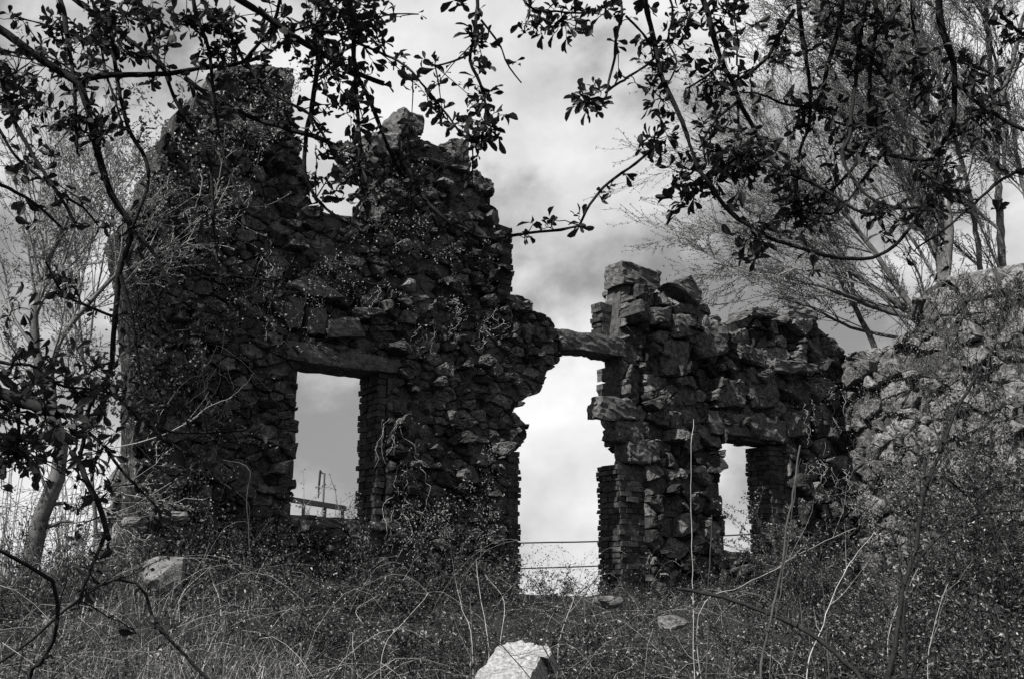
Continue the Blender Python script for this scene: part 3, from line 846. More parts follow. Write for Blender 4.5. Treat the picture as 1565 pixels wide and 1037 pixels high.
cane('sapling', 'dark curved sapling crossing the pale wall', [(1355, 1060), (1366, 985), (1378, 900), (1397, 838), (1410, 757), (1434, 697), (1456, 637), (1476, 600), (1500, 560)], 5.2, 5.6, 10, 5, M_BARK, 208, 'sapling', twigs=16, leaf=260)
cane('sapling', 'slim dark sapling arching away from the curved one', [(1385, 1000), (1392, 880), (1443, 817), (1500, 787), (1590, 775)], 5.2, 5.4, 6, 3, M_BARK, 209, 'sapling', twigs=9, leaf=120)
cane('sapling', 'dark drooping spray in front of the pale wall foot', [(1540, 1045), (1530, 900), (1516, 814), (1476, 754), (1443, 727)], 5.3, 5.3, 6, 3, M_BARK, 210, 'sapling', twigs=8, leaf=160)
cane('bramble_cane', 'long pale bramble curving across the gable foot', [(390, 905), (382, 820), (378, 760), (383, 720), (365, 706), (340, 702)], 8.6, 8.8, 1.8, 1.2, M_CANE, 211, 'bramble')
cane('bramble_cane', 'long pale twig sweeping across the middle of the gable', [(130, 690), (175, 683), (225, 674), (280, 650), (320, 622), (355, 606)], 7.6, 8.4, 4, 1.5, M_PCANE, 212, 'bramble', twigs=5, leaf=50, ground=False)
cane('bramble_cane', 'pale vertical vine stem at the foot of the gable', [(340, 985), (335, 920), (325, 890)], 8.3, 8.4, 4, 2, M_PCANE, 213, 'bramble')
cane('bramble_cane', 'pale straight cane leaning out of the thicket below the pier', [(585, 990), (620, 945), (655, 905)], 7.2, 7.4, 3, 1.5, M_PCANE, 214, 'bramble')
cane('bramble_cane', 'dark bowed cane springing from the near grass beside the forked tree', [(45, 1060), (70, 1011), (89, 974), (91, 918), (80, 887), (40, 861), (-10, 835)], 3.6, 3.2, 8, 6, M_BARK, 215, 'bramble', twigs=4, leaf=40)
cane('bramble_cane', 'dark cane looping low over the sunlit grass', [(-20, 1030), (94, 937), (150, 893), (177, 882), (207, 887), (224, 906), (231, 937), (254, 971), (278, 994), (320, 1040)], 4.2, 4.4, 5, 5, M_BARK, 216, 'bramble', twigs=6, leaf=60, ground=False)
cane('bramble_cane', 'thin dark cane lying across the bright slab', [(720, 960), (766, 986), (794, 1018), (830, 1060)], 5.0, 4.9, 1.6, 1.6, M_BARK, 217, 'bramble', twigs=3, ground=False)
cane('bramble_cane', 'dark leafy sprig standing against the tip of the bright slab', [(860, 1060), (842, 1010), (828, 985), (815, 955)], 5.2, 5.3, 3, 1.5, M_BARK, 218, 'bramble', twigs=6, leaf=40)
for i in range(6):
    rr = RS(300 + i); px = rr.uniform(1040, 1540); Y = rr.uniform(5.2, 7.5); top = rr.uniform(830, 940)
    cane('dry_stalk', 'thin dry stalk in the tangle before the small window and pale wall', [(px, 1030), (px + rr.normal(4, 8), (1030 + top) / 2), (px + rr.normal(8, 22), top)], Y, Y + .2, rr.uniform(2, 3), 1.2, M_PCANE if rr.uniform() < .55 else M_CANE, 320 + i, group='thin stalks in the tangle', twigs=rr.randint(0, 4))
for i in range(10):
    rr = RS(400 + i); px = rr.uniform(240, 960); Y = rr.uniform(6.5, 9.5); top = rr.uniform(840, 910)
    cane('bramble_cane', 'arching bramble cane in the scrub along the foot of the gable', [(px, 985), (px + rr.normal(0, 20), (960 + top) / 2), (px + rr.normal(0, 50), top)], Y, Y + .3, 3, 1.2, M_PCANE if rr.uniform() < .5 else M_CANE, 420 + i, 'bramble', 'bramble canes along the gable', twigs=rr.randint(1, 5), leaf=20)


# ------------------------------------------------------------------ undergrowth nobody could count
def field(n, rng, y0=2.6, y1=15.5):
    out = []
    tot = 0
    while tot < n:
        y = rng.uniform(y0, y1, n); x = rng.uniform(-.75, .75, n) * (y + 1.5)
        q = x * .6 + (y - 12.6) * -.8
        m = (np.stack([x, y], 1) - CORNER[:2]) @ -U[:2]
        ok = (q > .08) & (m > .1)
        ok |= (x < LEND[0] - .1) & (y < 12)
        dens = np.clip(7.0 / y, .25, 1)
        ok &= rng.uniform(size=n) < dens
        out.append(np.stack([x[ok], y[ok]], 1)); tot += ok.sum()
    return np.concatenate(out)[:n]


def nearwall(xy):
    q = xy[:, 0] * .6 + (xy[:, 1] - 12.6) * -.8
    return np.exp(-np.clip(q, 0, None) / 1.6)


def patch(xy):     # slow patchiness 0..1
    x, y = xy[:, 0], xy[:, 1]
    return np.clip(.5 + .28 * np.sin(1.7 * x + .6 * y + 1) + .25 * np.sin(-1.1 * x + 1.9 * y) + .2 * np.sin(3.3 * x - 2.2 * y + 2), 0, 1)


rng = RS(70)
n = 20000
xy = field(3 * n, rng); xy = xy[rng.uniform(size=len(xy)) < np.where(xy[:, 0] / (xy[:, 1] + .5) < -.18, 1.0, .07)][:n]; n = len(xy); pt = patch(xy); z = ground_h(xy[:, 0], xy[:, 1])
L = rng.uniform(.08, .32, n) * (.5 + pt); a = rng.uniform(0, 2 * math.pi, n); ln = rng.uniform(.1, .9, n) * L
k = 4; tt = np.linspace(0, 1, k)
base = np.stack([xy[:, 0], xy[:, 1], z - .02], 1)
Dr = np.stack([np.cos(a), np.sin(a), np.zeros(n)], 1); Sd = np.stack([-np.sin(a), np.cos(a), np.zeros(n)], 1)
wd = rng.uniform(.002, .0055, n)
C = base[:, None] + Dr[:, None] * (ln[:, None] * tt ** 1.7)[..., None] + np.array([0, 0, 1.0]) * (L[:, None] * (tt - .3 * (ln / L)[:, None] * tt ** 2))[..., None]
wk = wd[:, None] * (1 - .85 * tt)
V = np.stack([C + Sd[:, None] * wk[..., None], C - Sd[:, None] * wk[..., None]], 2).reshape(-1, 3)
b0 = (np.arange(n) * k * 2)[:, None]; ii = np.arange(k - 1)[None] * 2
fq = np.stack([b0 + ii, b0 + ii + 1, b0 + ii + 3, b0 + ii + 2], -1).reshape(-1, 4)
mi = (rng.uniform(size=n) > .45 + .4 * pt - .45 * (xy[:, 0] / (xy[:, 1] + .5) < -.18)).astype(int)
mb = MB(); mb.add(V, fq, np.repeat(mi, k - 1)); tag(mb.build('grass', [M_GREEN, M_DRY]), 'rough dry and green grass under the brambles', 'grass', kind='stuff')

n = 7500
xy = field(n, rng, 3.2); z = ground_h(xy[:, 0], xy[:, 1]); lines = []; mts = []
for i in range(n):
    a = rng.uniform(0, 2 * math.pi); Lh = rng.uniform(.3, 1.3); H = rng.uniform(.12, .5) * (.6 + .8 * patch(xy[i:i + 1])[0] + .8 * nearwall(xy[i:i + 1])[0]); t = np.linspace(0, 1, 9)
    bow = rng.uniform(.8, 3.6)
    p = np.stack([xy[i, 0] + math.cos(a) * Lh * t, xy[i, 1] + math.sin(a) * Lh * t, z[i] + H * bow * t * (1 - t * rng.uniform(.6, 1))], 1) + np.cumsum(rng.normal(0, .012, (9, 3)), 0)
    if ((p[-1] - W0) @ N) < 0.05 or ((p[-1] - CORNER) @ -U) < .05: continue
    lines.append((p, np.linspace(rng.uniform(.001, .0026), .0007, 9))); mts.append(int(rng.uniform() > .8))
mb = MB(); tubes(mb, lines, 3, 0, True, mts); 
cl = np.array([l[0][j] for l in lines for j in range(1, 9)]); cl = cl[rng.randint(0, len(cl), 70000)]
leaves(mb, cl + rng.normal(0, .025, cl.shape), rng.normal(0, 1, cl.shape) + np.array([0, 0, .3]), rng.uniform(.012, .034, len(cl)), rng.uniform(.008, .018, len(cl)), rng, 2, False, mats=2 + (rng.uniform(size=len(cl)) > .9).astype(int))
tag(mb.build('brambles', [M_CANE, M_PCANE, M_LEAFG, M_PLEAF]), 'tangled bramble canes with small leaves over the bank', 'brambles', kind='stuff')

n = 110000
xy = field(n, rng, 2.8); pt = patch(xy[:, ::-1] + 3.0); z = ground_h(xy[:, 0], xy[:, 1]); hgt = rng.uniform(0, 1, n) ** 1.3 * (.08 + .55 * pt ** 1.5 + .45 * nearwall(xy))
keep = rng.uniform(size=n) < np.where(xy[:, 0] / (xy[:, 1] + .5) < -.2, .35, 1.0); xy, z, hgt = xy[keep], z[keep], hgt[keep]; n = len(xy)
b = np.stack([xy[:, 0], xy[:, 1], z + hgt], 1)
mb = MB(); leaves(mb, b, rng.normal(0, 1, (n, 3)) + np.array([0, 0, .4]), rng.uniform(.012, .036, n), rng.uniform(.008, .018, n), rng, 0, False, mats=(rng.uniform(size=n) > .91).astype(int))
tag(mb.build('ground_cover', [M_LEAFG, M_PLEAF]), 'low leafy weeds covering the bank', 'weeds', kind='stuff')

# ------------------------------------------------------------------ loose stones
def slab():
    rng = RS(81); Y = 5.6
    q = [(700, 1075), (722, 1037), (744, 1008), (762, 988), (778, 982), (796, 974), (812, 982), (824, 986), (840, 984), (843, 992), (828, 1002), (820, 1020), (808, 1037), (795, 1075)]
    q2 = []
    for i in range(len(q)):
        a, c_ = np.array(q[i], float), np.array(q[(i + 1) % len(q)], float)
        for t in np.arange(0, 1, .25): q2.append(a + (c_ - a) * t + rng.normal(0, 1.6, 2))
    pts = np.array([P(a, b, Y + (1075 - b) / 100 * .75) for a, b in q2])
    c = pts.mean(0); mb = MB(); k = len(pts); nrm = unit(np.cross(pts[10] - c, pts[2] - c)); nrm = nrm * (1 if nrm[2] > 0 else -1)
    kv = rng.normal(0, 14, (8, 3)); ph = rng.uniform(0, 6.3, 8)
    rings = []
    back = pts + np.array([.05, .18, -.12])
    rings.append(back); rings.append(pts - nrm * .02)
    for f in (.96, .85, .7, .55, .4, .25, .1):
        v = c + (pts - c) * f
        rings.append(v + nrm * (np.sin(v @ kv.T + ph).sum(1) * .0035 + rng.normal(0, .0022, k))[:, None])
    V = np.vstack(rings + [c[None]]); j = np.arange(k); jn = (j + 1) % k; nr = len(rings)
    fq = np.concatenate([np.stack([a * k + j, a * k + jn, (a + 1) * k + jn, (a + 1) * k + j], 1) for a in range(nr - 1)])
    mb.add(V, fq, 0); mb.f.setdefault((3, 0, False), []).append((np.stack([(nr - 1) * k + j, (nr - 1) * k + jn, np.full(k, nr * k)], 1), 0))
    tag(mb.build('stone_slab', M_PALE), 'bright pale slab of stone lying tilted in the near brambles', 'stone')


slab()


def stone_at(label, px, py, Y, size, seed, m, rot=0.3):
    p = P(px, py, Y); tag(boulder('fallen_stone', p, size, RS(seed), m, rot), label, 'stone', 'fallen stones')


stone_at('pale fallen stone in the brambles beneath the doorway jamb', 1030, 950, 7.6, (.2, .2, .1), 83, M_SIDE)
stone_at('large pale boulder in the sun at the gable corner', 247, 876, 8.5, (.38, .36, .3), 84, M_SIDE)
stone_at('flat stone jutting in the sun low on the gable corner', 264, 789, 8.9, (.28, .3, .09), 85, M_SIDE)
stone_at('thin stone jutting just above the large pale boulder', 205, 797, 8.7, (.2, .2, .09), 86, M_SIDE)
stone_at('low pale stone among weeds at the doorway jamb foot', 928, 920, 11.2, (.3, .3, .14), 87, M_SIDE)


# ------------------------------------------------------------------ things far behind
def pole(px, ptop, Y, label):
    t = tag(empty('utility_pole'), label, 'pole', 'utility poles')
    top = P(px, ptop, Y); bot = np.array([top[0], top[1], float(ground_h(top[0], top[1])) - .3])
    mb = MB(); tubes(mb, [(np.array([bot, (bot + top) / 2, top]), np.array([.05, .045, .04]))], 8); mb.build('pole', M_WOOD, t)
    mb = MB(); tubes(mb, [(np.array([top + [0, 0, -.05], top + [-.1, 0, .0], top + [-.18, 0, .12]]), np.array([.03, .03, .02]))], 6); mb.build('bracket', M_WIRE, t)
    mb = MB(); tubes(mb, [(np.array([top + [-.2, 0, -1.0], top + [-.2, 0, -.5], top + [-.17, 0, .1]]), np.array([.02, .045, .045]))], 8); mb.build('insulator', M_WIRE, t)
    return top


pole(496, 722, 40, 'thin utility pole seen through the narrow window')
for lab, q, Y, r in (('upper power line crossing the doorway and the small window', [(380, 845), (560, 838), (795, 829), (918, 826.5), (1113, 817.5), (1158, 815), (1420, 800)], 40, .03),
                     ('lower power line crossing the foot of the doorway', [(380, 880), (560, 875), (795, 868), (918, 864), (1113, 856), (1420, 842)], 40, .028)):
    mb = MB(); p = catmull([P(a, b, Y) for a, b in q], 1.0); tubes(mb, [(p, np.full(len(p), r))], 5)
    tag(mb.build('power_line', M_WIRE), lab, 'cable')

# open shed with braced roof
t = tag(empty('open_shed'), 'low open shed with a thin flat roof beyond the narrow window', 'shed')
A, B = P(440, 762, 30), P(527, 776, 33)
mb = MB(); e = np.array([-.02, .5, 0])
B8 = np.array([A, B, B + e, A + e]); V = np.vstack([B8 - [0, 0, .06], B8 + [0, 0, .09]])
mb.add(V, [[0, 1, 2, 3], [4, 5, 6, 7], [0, 1, 5, 4], [1, 2, 6, 5], [2, 3, 7, 6], [3, 0, 4, 7]]); mb.build('roof', M_WOOD, t)
for f in (.25, .62, .95):
    c = A + (B - A) * f + e * .3; g = float(ground_h(c[0], c[1])) - .3
    mb = MB(); tubes(mb, [(np.array([[c[0], c[1], g], c]), np.array([.06, .06]))], 6); mb.build('post', M_WOOD, t)
for i, (px, Y, hh, lab) in enumerate(((540, 26, 2.6, 'hazy leafy shrub by the end of the open shed'), (515, 27, 1.7, 'dark low shrub under the shed roof end'), (465, 24, 1.6, 'thin weeds behind the narrow window sill'))):
    x, y = foot(px, 800, Y); shrub('shrub', lab, x, y, hh + 2.2, .9, 20, 900, 500 + i, M_BUD, M_TWIG, .07, 'shrub', 'shrubs behind the ruin', rstem=.012)
for i, (px, Y, hh, lab) in enumerate(((20, 17, 2.4, 'thin bare bush of upright twigs behind the forked tree'), (110, 19, 2.6, 'bare twiggy bush glimpsed past the sunlit stub wall'), (1345, 26, 4.5, 'twiggy bush behind the low end of the pale wall'))):
    x, y = foot(px, 880, Y); shrub('shrub', lab, x, y, hh + 1.2, .8, 34, 500, 520 + i, M_BUD, M_TWIG, .05, 'shrub', 'shrubs behind the ruin', rstem=.012, droop=.05)


# ------------------------------------------------------------------ the leafy trees overhead
class Overhang:
    def __init__(s, name, label, seed, full=1.0):
        s.full = full
        s.t = tag(empty(name), label, 'tree'); s.rng = RS(seed); s.pool = []; s.lb = []; s.ld = []; s.ll = []; s.tw = []

    def depth_at(s, px, py, default):
        best = None
        for a, b, Y in s.pool:
            d = (a - px) ** 2 + (b - py) ** 2
            if d < 16 ** 2 and (best is None or d < best[0]): best = (d, Y)
        return best[1] if best else default

    def rosette(s, p, d, n, size):
        r = s.rng
        for q in range(n):
            s.lb.append(p + r.normal(0, .004, 3)); s.ld.append(d * r.uniform(.1, .9) + r.normal(0, .75, 3)); s.ll.append(size * r.uniform(.4, 1.35))

    def branch(s, px, w0, w1_, Y, dens=1.0, Y1=None, leafsz=.034, make=True, up=None):
        r = s.rng
        y0 = s.depth_at(*px[0], Y); y1 = s.depth_at(*px[-1], Y1 if Y1 else y0 + r.uniform(-.12, .12))
        a = np.array(px, float); seg = np.concatenate([[0], np.cumsum(np.linalg.norm(np.diff(a, axis=0), axis=1))]); f = seg / seg[-1]
        ys = y0 + (y1 - y0) * f
        pts = np.array([P(q[0], q[1], yy) for q, yy in zip(a, ys)])
        c = catmull(pts, .02); n = len(c)
        kn = np.cumsum(r.normal(0, .0011, c.shape), 0); kn -= np.linspace(0, 1, n)[:, None] * kn[-1]
        c = c + kn
        for q in np.arange(0, 1.0001, .01):
            i = min(int(q * (n - 1)), n - 1); dd = c[i] - EYE; rr = dd
            fwd = rr[1] * cT + rr[2] * sT; upv = -rr[1] * sT + rr[2] * cT
            s.pool.append((CX + F * rr[0] / fwd, CY - F * upv / fwd, c[i][1]))
        w = np.linspace(w0, w1_, n) * (1 + .16 * r.normal(size=n) * (r.uniform(size=n) < .25))
        rad = (w * 1.25 + .6) * Y / 1563 / 2
        if up is not None:
            ext = np.array(up); m = max(3, int(np.linalg.norm(ext - c[0]) / .06))
            tt = np.linspace(0, 1, m)[:-1, None]
            ctrl = c[0] - unit(c[min(8, n - 1)] - c[0]) * np.linalg.norm(ext - c[0]) * .5
            e = ext * (1 - tt) ** 2 + 2 * ctrl * tt * (1 - tt) + c[0] * tt ** 2
            full = np.vstack([e, c]); rad = np.concatenate([np.linspace(rad[0] * 1.5, rad[0], m - 1), rad])
        else: full = c
        mb = MB(); tubes(mb, [(full, rad)], 7)
        tan = unit(np.gradient(c, axis=0)); tw = []
        L = seg[-1] * Y / 1563
        ns = r.poisson(L / .028 * dens * 1.5 * s.full)
        for q in range(ns):     # spurs and short twigs with rosettes of leaves
            i = r.randint(0, n); d = unit(tan[i] * r.uniform(-.2, .9) + unit(r.normal(size=3)) * .9)
            ln = r.choice([.012, .03, .07, .14], p=[.38, .32, .2, .1]) * r.uniform(.6, 1.3)
            k = 5; t5 = np.linspace(0, 1, k)[:, None]
            p = c[i] + d * ln * t5 + np.array([0, 0, -.12]) * ln * t5 ** 2 + r.normal(0, .003, (k, 3)) * t5
            tw.append((p, np.linspace(max(.0011, min(.002, rad[-1])), .0009, k)))
            nl = r.randint(3, 7) if r.uniform() < .85 else r.randint(0, 2)
            s.rosette(p[-1], d, nl, leafsz)
            if ln > .05:
                for e in range(int(ln / .03)):
                    j = r.randint(1, k); s.rosette(p[j], d, r.randint(1, 4), leafsz * .85)
        s.rosette(c[-1], tan[-1], int(5 * min(1, dens)), leafsz)
        if tw: tubes(mb, tw, 4)
        mb.build('branch', M_BARK, s.t)
        return c

    def cluster(s, px, py, Y, n, spread, size=.034):
        r = s.rng; yy = s.depth_at(px, py, Y); p = P(px, py, yy)
        k = max(3, int(n / 3.2 * s.full)); spread *= 1.35
        for q in range(k):
            d = unit(r.normal(size=3)); ln = spread * r.uniform(.2, 1)
            t5 = np.linspace(0, 1, 5)[:, None]; e = p + d * ln * t5 + r.normal(0, .004, (5, 3)) * t5
            s.tw.append((e, np.linspace(.0016, .0009, 5))); s.rosette(e[-1], d, 5, size)

    def canopy(s, n, xr, yr, zr, size=.05):
        """the rest of the crown, above and behind the viewer"""
        r = s.rng; q = 0
        while q < n:
            x, y, z = r.uniform(*xr), r.uniform(*yr), r.uniform(*zr)
            if z < 1.6 + .72 * max(y, 0) + .35: continue
            q += 1; d = unit(r.normal(size=3)); ln = .25; t5 = np.linspace(0, 1, 5)[:, None]
            e = np.array([x, y, z]) + d * ln * t5; s.tw.append((e, np.linspace(.003, .0012, 5)))
            for j in (1, 2, 3, 4): s.rosette(e[j], d, 5, size)

    def finish(s):
        mb = MB(); tubes(mb, s.tw, 4, 0)
        leaves(mb, np.array(s.lb), np.array(s.ld), np.array(s.ll), np.array(s.ll) * s.rng.uniform(.38, .55, len(s.ll)), s.rng, 1, True, .9)
        mb.build('foliage', [M_BARK, M_LEAF], s.t)


# first tree: trunk outside the view on the near left
TL = Overhang('orchard_tree', 'dark leafy tree whose boughs hang across the gable', 601)
lt = np.array([-2.6, 1.3, 0.0]); lt[2] = float(ground_h(lt[0], lt[1])) - .1
crotch = lt + np.array([.1, .1, 2.6])
mb = MB(); tubes(mb, [(catmull([lt, lt + [.06, .02, 1.2], crotch], .15), np.linspace(.14, .1, len(catmull([lt, lt + [.06, .02, 1.2], crotch], .15))))], 12); tkl = mb.build('trunk', M_BARK, TL.t)
limb = catmull([crotch, [-1.7, 1.55, 3.35], [-.9, 1.8, 3.85], [.0, 2.0, 4.0]], .1)
mb = MB(); tubes(mb, [(limb, np.linspace(.075, .025, len(limb)))], 9); mb.build('limb', M_BARK, tkl)
def lim(x, L=limb): return L[np.argmin(np.abs(L[:, 0] - x))]
b = TL.branch
b([(-40, 20), (0, 45), (50, 82), (90, 108), (118, 126), (128, 150), (140, 200), (155, 255), (175, 305), (200, 350), (195, 382), (182, 417), (175, 485), (170, 552), (158, 583), (135, 620), (125, 677), (118, 720)], 12, 5, 2.5, .35, 2.7, up=[-1.9, 1.5, 3.1])
b([(118, 126), (152, 116), (250, 112), (304, 104), (388, 91), (429, 67), (445, 52)], 9, 4, 2.5, .6)
b([(350, -12), (380, 8), (439, 51), (489, 81), (520, 96), (544, 111), (587, 128)], 10, 7, 2.3, .4, 2.4, up=lim(-.7))
b([(544, 111), (558, 140), (571, 169), (591, 223), (608, 260), (635, 290), (655, 314), (667, 347)], 6, 3, 2.4, .6)
b([(591, 223), (604, 240), (631, 272), (648, 300), (680, 330), (719, 353), (750, 362), (790, 358), (824, 353), (857, 350), (886, 345)], 5, 3, 2.4, .5)
b([(88, -15), (91, 0), (101, 67), (110, 111), (113, 162), (118, 233)], 7, 3, 2.6, .7, up=lim(-1.4))
b([(105, -8), (115, 0), (169, 37), (229, 84), (250, 105), (260, 132), (283, 182), (314, 233), (322, 270), (326, 348), (332, 397), (337, 421)], 6, 3, 2.7, .55, up=lim(-1.2))
b([(160, -15), (162, 0), (169, 50), (175, 111), (184, 165), (194, 199), (219, 240), (223, 280), (212, 320), (202, 348)], 6, 4, 2.6, .4, up=lim(-1.15))
b([(138, -15), (142, 0), (152, 44), (162, 98), (176, 152), (190, 200)], 4, 2, 2.8, .8, up=lim(-1.2))
b([(197, -15), (202, 0), (219, 30), (233, 67), (250, 105)], 5, 4, 2.7, .9, up=lim(-1.0))
b([(300, -15), (310, 0), (337, 37), (364, 67), (375, 91), (405, 132), (432, 152), (472, 175), (489, 199), (510, 235)], 5, 3, 2.5, .9, up=lim(-.7))
b([(293, -15), (295, 0), (304, 27), (320, 71), (327, 128), (332, 162), (341, 216), (351, 260), (371, 320)], 5, 2, 2.8, .7, up=lim(-.8))
b([(499, -15), (496, 0), (489, 88), (479, 162), (469, 216), (467, 263), (483, 304), (520, 337), (560, 360)], 9, 3, 2.55, .6, up=lim(-.45))
b([(283, 118), (300, 132), (325, 150), (351, 162), (388, 179), (439, 196), (489, 212), (520, 227), (550, 233)], 6, 7, 2.5, .3)
b([(535, -15), (535, 0), (540, 50), (545, 111), (546, 162), (549, 215), (550, 263), (555, 300)], 8, 3, 2.35, .9, up=lim(-.3))
b([(729, -15), (729, 0), (726, 34), (722, 67), (719, 94), (729, 118), (739, 152), (741, 182), (736, 216)], 5, 3, 2.3, 1.5, up=lim(-.05))
b([(736, 30), (756, 57), (768, 78), (780, 105), (797, 127)], 3, 1.5, 2.3, .12)
b([(716, 84), (689, 94), (665, 101)], 3, 2, 2.3, 1.3)
b([(545, 66), (587, 84), (621, 105), (648, 135), (665, 155), (685, 179), (702, 202), (722, 216)], 3.5, 2, 2.3, .75)
b([(0, 108), (20, 179), (40, 219), (67, 263), (88, 294), (115, 341)], 6, 4, 2.3, .5, up=[-1.8, 1.3, 2.9])
b([(67, 270), (90, 296), (128, 317), (150, 345)], 4, 2, 2.3, .4)
b([(-20, 170), (0, 199), (24, 240), (67, 277)], 4, 3, 2.3, .6, up=[-1.9, 1.4, 2.8])
b([(-15, 275), (0, 283), (40, 304), (67, 324), (94, 348)], 5, 3, 2.2, .7, up=[-1.9, 1.4, 2.6])
b([(-40, 590), (0, 600), (50, 617), (88, 633)], 17, 13, 2.2, .1, up=[-2.3, 1.4, 1.9])
b([(-20, 550), (0, 552), (17, 556), (44, 556), (67, 573), (95, 590), (160, 600), (215, 640)], 4, 2, 2.3, .8, up=[-2.2, 1.4, 2.0])
b([(0, 575), (20, 590), (27, 654), (22, 700)], 6, 3, 2.2, .8)
b([(110, 690), (127, 727), (140, 752), (150, 774), (158, 800), (167, 824)], 7, 6, 2.7, .35)
b([(163, 810), (147, 850), (130, 891), (118, 930)], 5, 2, 2.7, .8)
b([(160, 60), (130, 62), (70, 40), (20, 25)], 3, 2, 2.6, 1.0)
b([(110, 108), (75, 90), (45, 92), (0, 80)], 3, 2, 2.5, 1.3)
b([(200, 350), (230, 380), (262, 440), (290, 470), (330, 480)], 5, 2, 2.5, .5)
b([(182, 417), (200, 480), (210, 560), (222, 610), (240, 660), (300, 700)], 5, 2, 2.6, .6)
b([(158, 583), (185, 610), (230, 650), (300, 660), (350, 657), (395, 655)], 4, 2, 2.7, .8)
b([(175, 485), (140, 470), (100, 450), (70, 400)], 4, 2, 2.6, .5)
b([(125, 650), (160, 680), (190, 720), (235, 770), (255, 800)], 4, 2, 2.7, .5)
b([(375, 91), (400, 60), (420, 30), (430, -15)], 4, 4, 2.6, 1.1)
b([(439, 51), (470, 40), (500, 50), (530, 45), (570, 30)], 3, 2, 2.4, 1.4)
b([(489, 88), (520, 65), (560, 35), (600, 22), (640, 22)], 3, 1.5, 2.4, .7)
b([(337, 421), (380, 425), (420, 430), (440, 425)], 3, 1.5, 2.7, .7)
for px, py, n, sp in ((230, 30, 60, .06), (285, 30, 50, .05), (190, 25, 60, .05), (345, 80, 40, .05), (130, 60, 40, .05), (480, 40, 70, .07), (520, 20, 80, .07), (550, 60, 50, .06), (530, 150, 50, .07), (500, 110, 40, .05), (740, 190, 50, .05),
                      (345, 30, 50, .06), (420, 40, 50, .06), (25, 110, 60, .07), (40, 160, 50, .06), (15, 150, 30, .05), (90, 40, 40, .04), (180, 60, 30, .04), (110, 180, 40, .05), (550, 250, 60, .08), (560, 300, 40, .07), (520, 280, 30, .06), (150, 200, 40, .05), (20, 620, 50, .07), (60, 700, 50, .08), (15, 690, 60, .07), (70, 640, 50, .07), (110, 660, 40, .07), (30, 470, 14, .04), (120, 600, 40, .07), (150, 690, 40, .07), (140, 560, 40, .06), (190, 600, 30, .07), (60, 560, 20, .05)):
    TL.cluster(px, py, 2.5, n, sp)
TL.canopy(800, (-4.5, .6), (-2.5, 2.2), (2.9, 5.6)); TL.canopy(900, (-2.6, 1.4), (-1.4, 1.9), (3.0, 4.8))
TL.finish()

TR = Overhang('orchard_tree', 'dark leafy tree whose boughs droop before the bare trees and pale wall', 602, .72)
rt = np.array([2.9, 1.2, 0.0]); rt[2] = float(ground_h(rt[0], rt[1])) - .1
crotch = rt + np.array([-.1, .1, 2.7])
c = catmull([rt, rt + [-.06, .02, 1.2], crotch], .15); mb = MB(); tubes(mb, [(c, np.linspace(.15, .1, len(c)))], 12); tkr = mb.build('trunk', M_BARK, TR.t)
limb2 = catmull([crotch, [2.0, 1.6, 3.5], [1.2, 1.9, 3.95], [.2, 2.0, 4.05]], .1)
mb = MB(); tubes(mb, [(limb2, np.linspace(.075, .025, len(limb2)))], 9); mb.build('limb', M_BARK, tkr)
def lr(x): return lim(x, limb2)
b = TR.branch
b([(1070, -15), (1074, 0), (1084, 34), (1091, 67), (1102, 98), (1118, 128), (1128, 155), (1151, 199), (1168, 233), (1185, 256), (1215, 270), (1249, 283), (1276, 300), (1303, 320), (1337, 329)], 8, 3, 2.5, .6, up=lr(.5))
b([(985, -15), (986, 0), (992, 44), (999, 78), (1009, 125), (1026, 165), (1040, 192), (1053, 226), (1070, 266), (1091, 293), (1107, 320), (1141, 347), (1175, 367), (1215, 380), (1259, 394), (1310, 399), (1344, 394), (1371, 377), (1391, 353), (1414, 320), (1425, 297)], 7, 4, 2.4, .55, up=lr(.35))
b([(1219, -15), (1220, 0), (1226, 51), (1234, 101), (1239, 142), (1237, 189), (1226, 219), (1220, 263), (1219, 304), (1226, 348)], 7, 2.5, 2.6, .7, up=lr(.75))
b([(1289, -15), (1286, 0), (1283, 40), (1273, 74), (1264, 108), (1256, 142), (1242, 165)], 8, 5, 2.55, .8, up=lr(.85))
b([(1325, -15), (1323, 0), (1317, 44), (1310, 91), (1306, 135), (1300, 169), (1296, 209), (1286, 226), (1290, 250), (1303, 270), (1323, 297), (1361, 314), (1398, 317), (1428, 312)], 6, 3, 2.65, .5, up=lr(.95))
b([(1335, -15), (1337, 0), (1338, 34), (1333, 84), (1332, 142), (1337, 189), (1327, 223), (1310, 253), (1283, 283), (1259, 297), (1229, 307)], 6, 3, 2.7, .6, up=lr(.98))
b([(1433, -15), (1435, 0), (1440, 47), (1455, 91), (1460, 125), (1460, 162), (1457, 192), (1445, 216), (1425, 243), (1394, 243), (1350, 236), (1337, 253), (1317, 280), (1290, 314), (1269, 326), (1236, 324)], 10, 3, 2.4, .4, up=lr(1.1))
b([(1462, 125), (1492, 155), (1522, 175), (1565, 199), (1640, 220)], 5, 5, 2.4, .4)
b([(1377, 7), (1364, 27), (1344, 44), (1327, 78), (1306, 111)], 4, 2.5, 2.6, 1.0)
b([(1212, 17), (1192, 51), (1175, 84), (1155, 105), (1128, 121)], 5, 4, 2.5, 1.0)
b([(1306, 50), (1327, 84), (1350, 118), (1381, 162), (1404, 182), (1425, 189)], 4, 2, 2.6, .8)
b([(1640, 235), (1565, 256), (1529, 273), (1495, 304), (1468, 327), (1445, 348), (1400, 380)], 5, 2, 2.4, .5, up=[2.6, 1.6, 3.0])
b([(948, -15), (949, 0), (950, 24), (942, 57), (938, 94), (930, 132), (922, 155), (891, 157)], 4, 2.5, 2.3, .45, up=lr(.25))
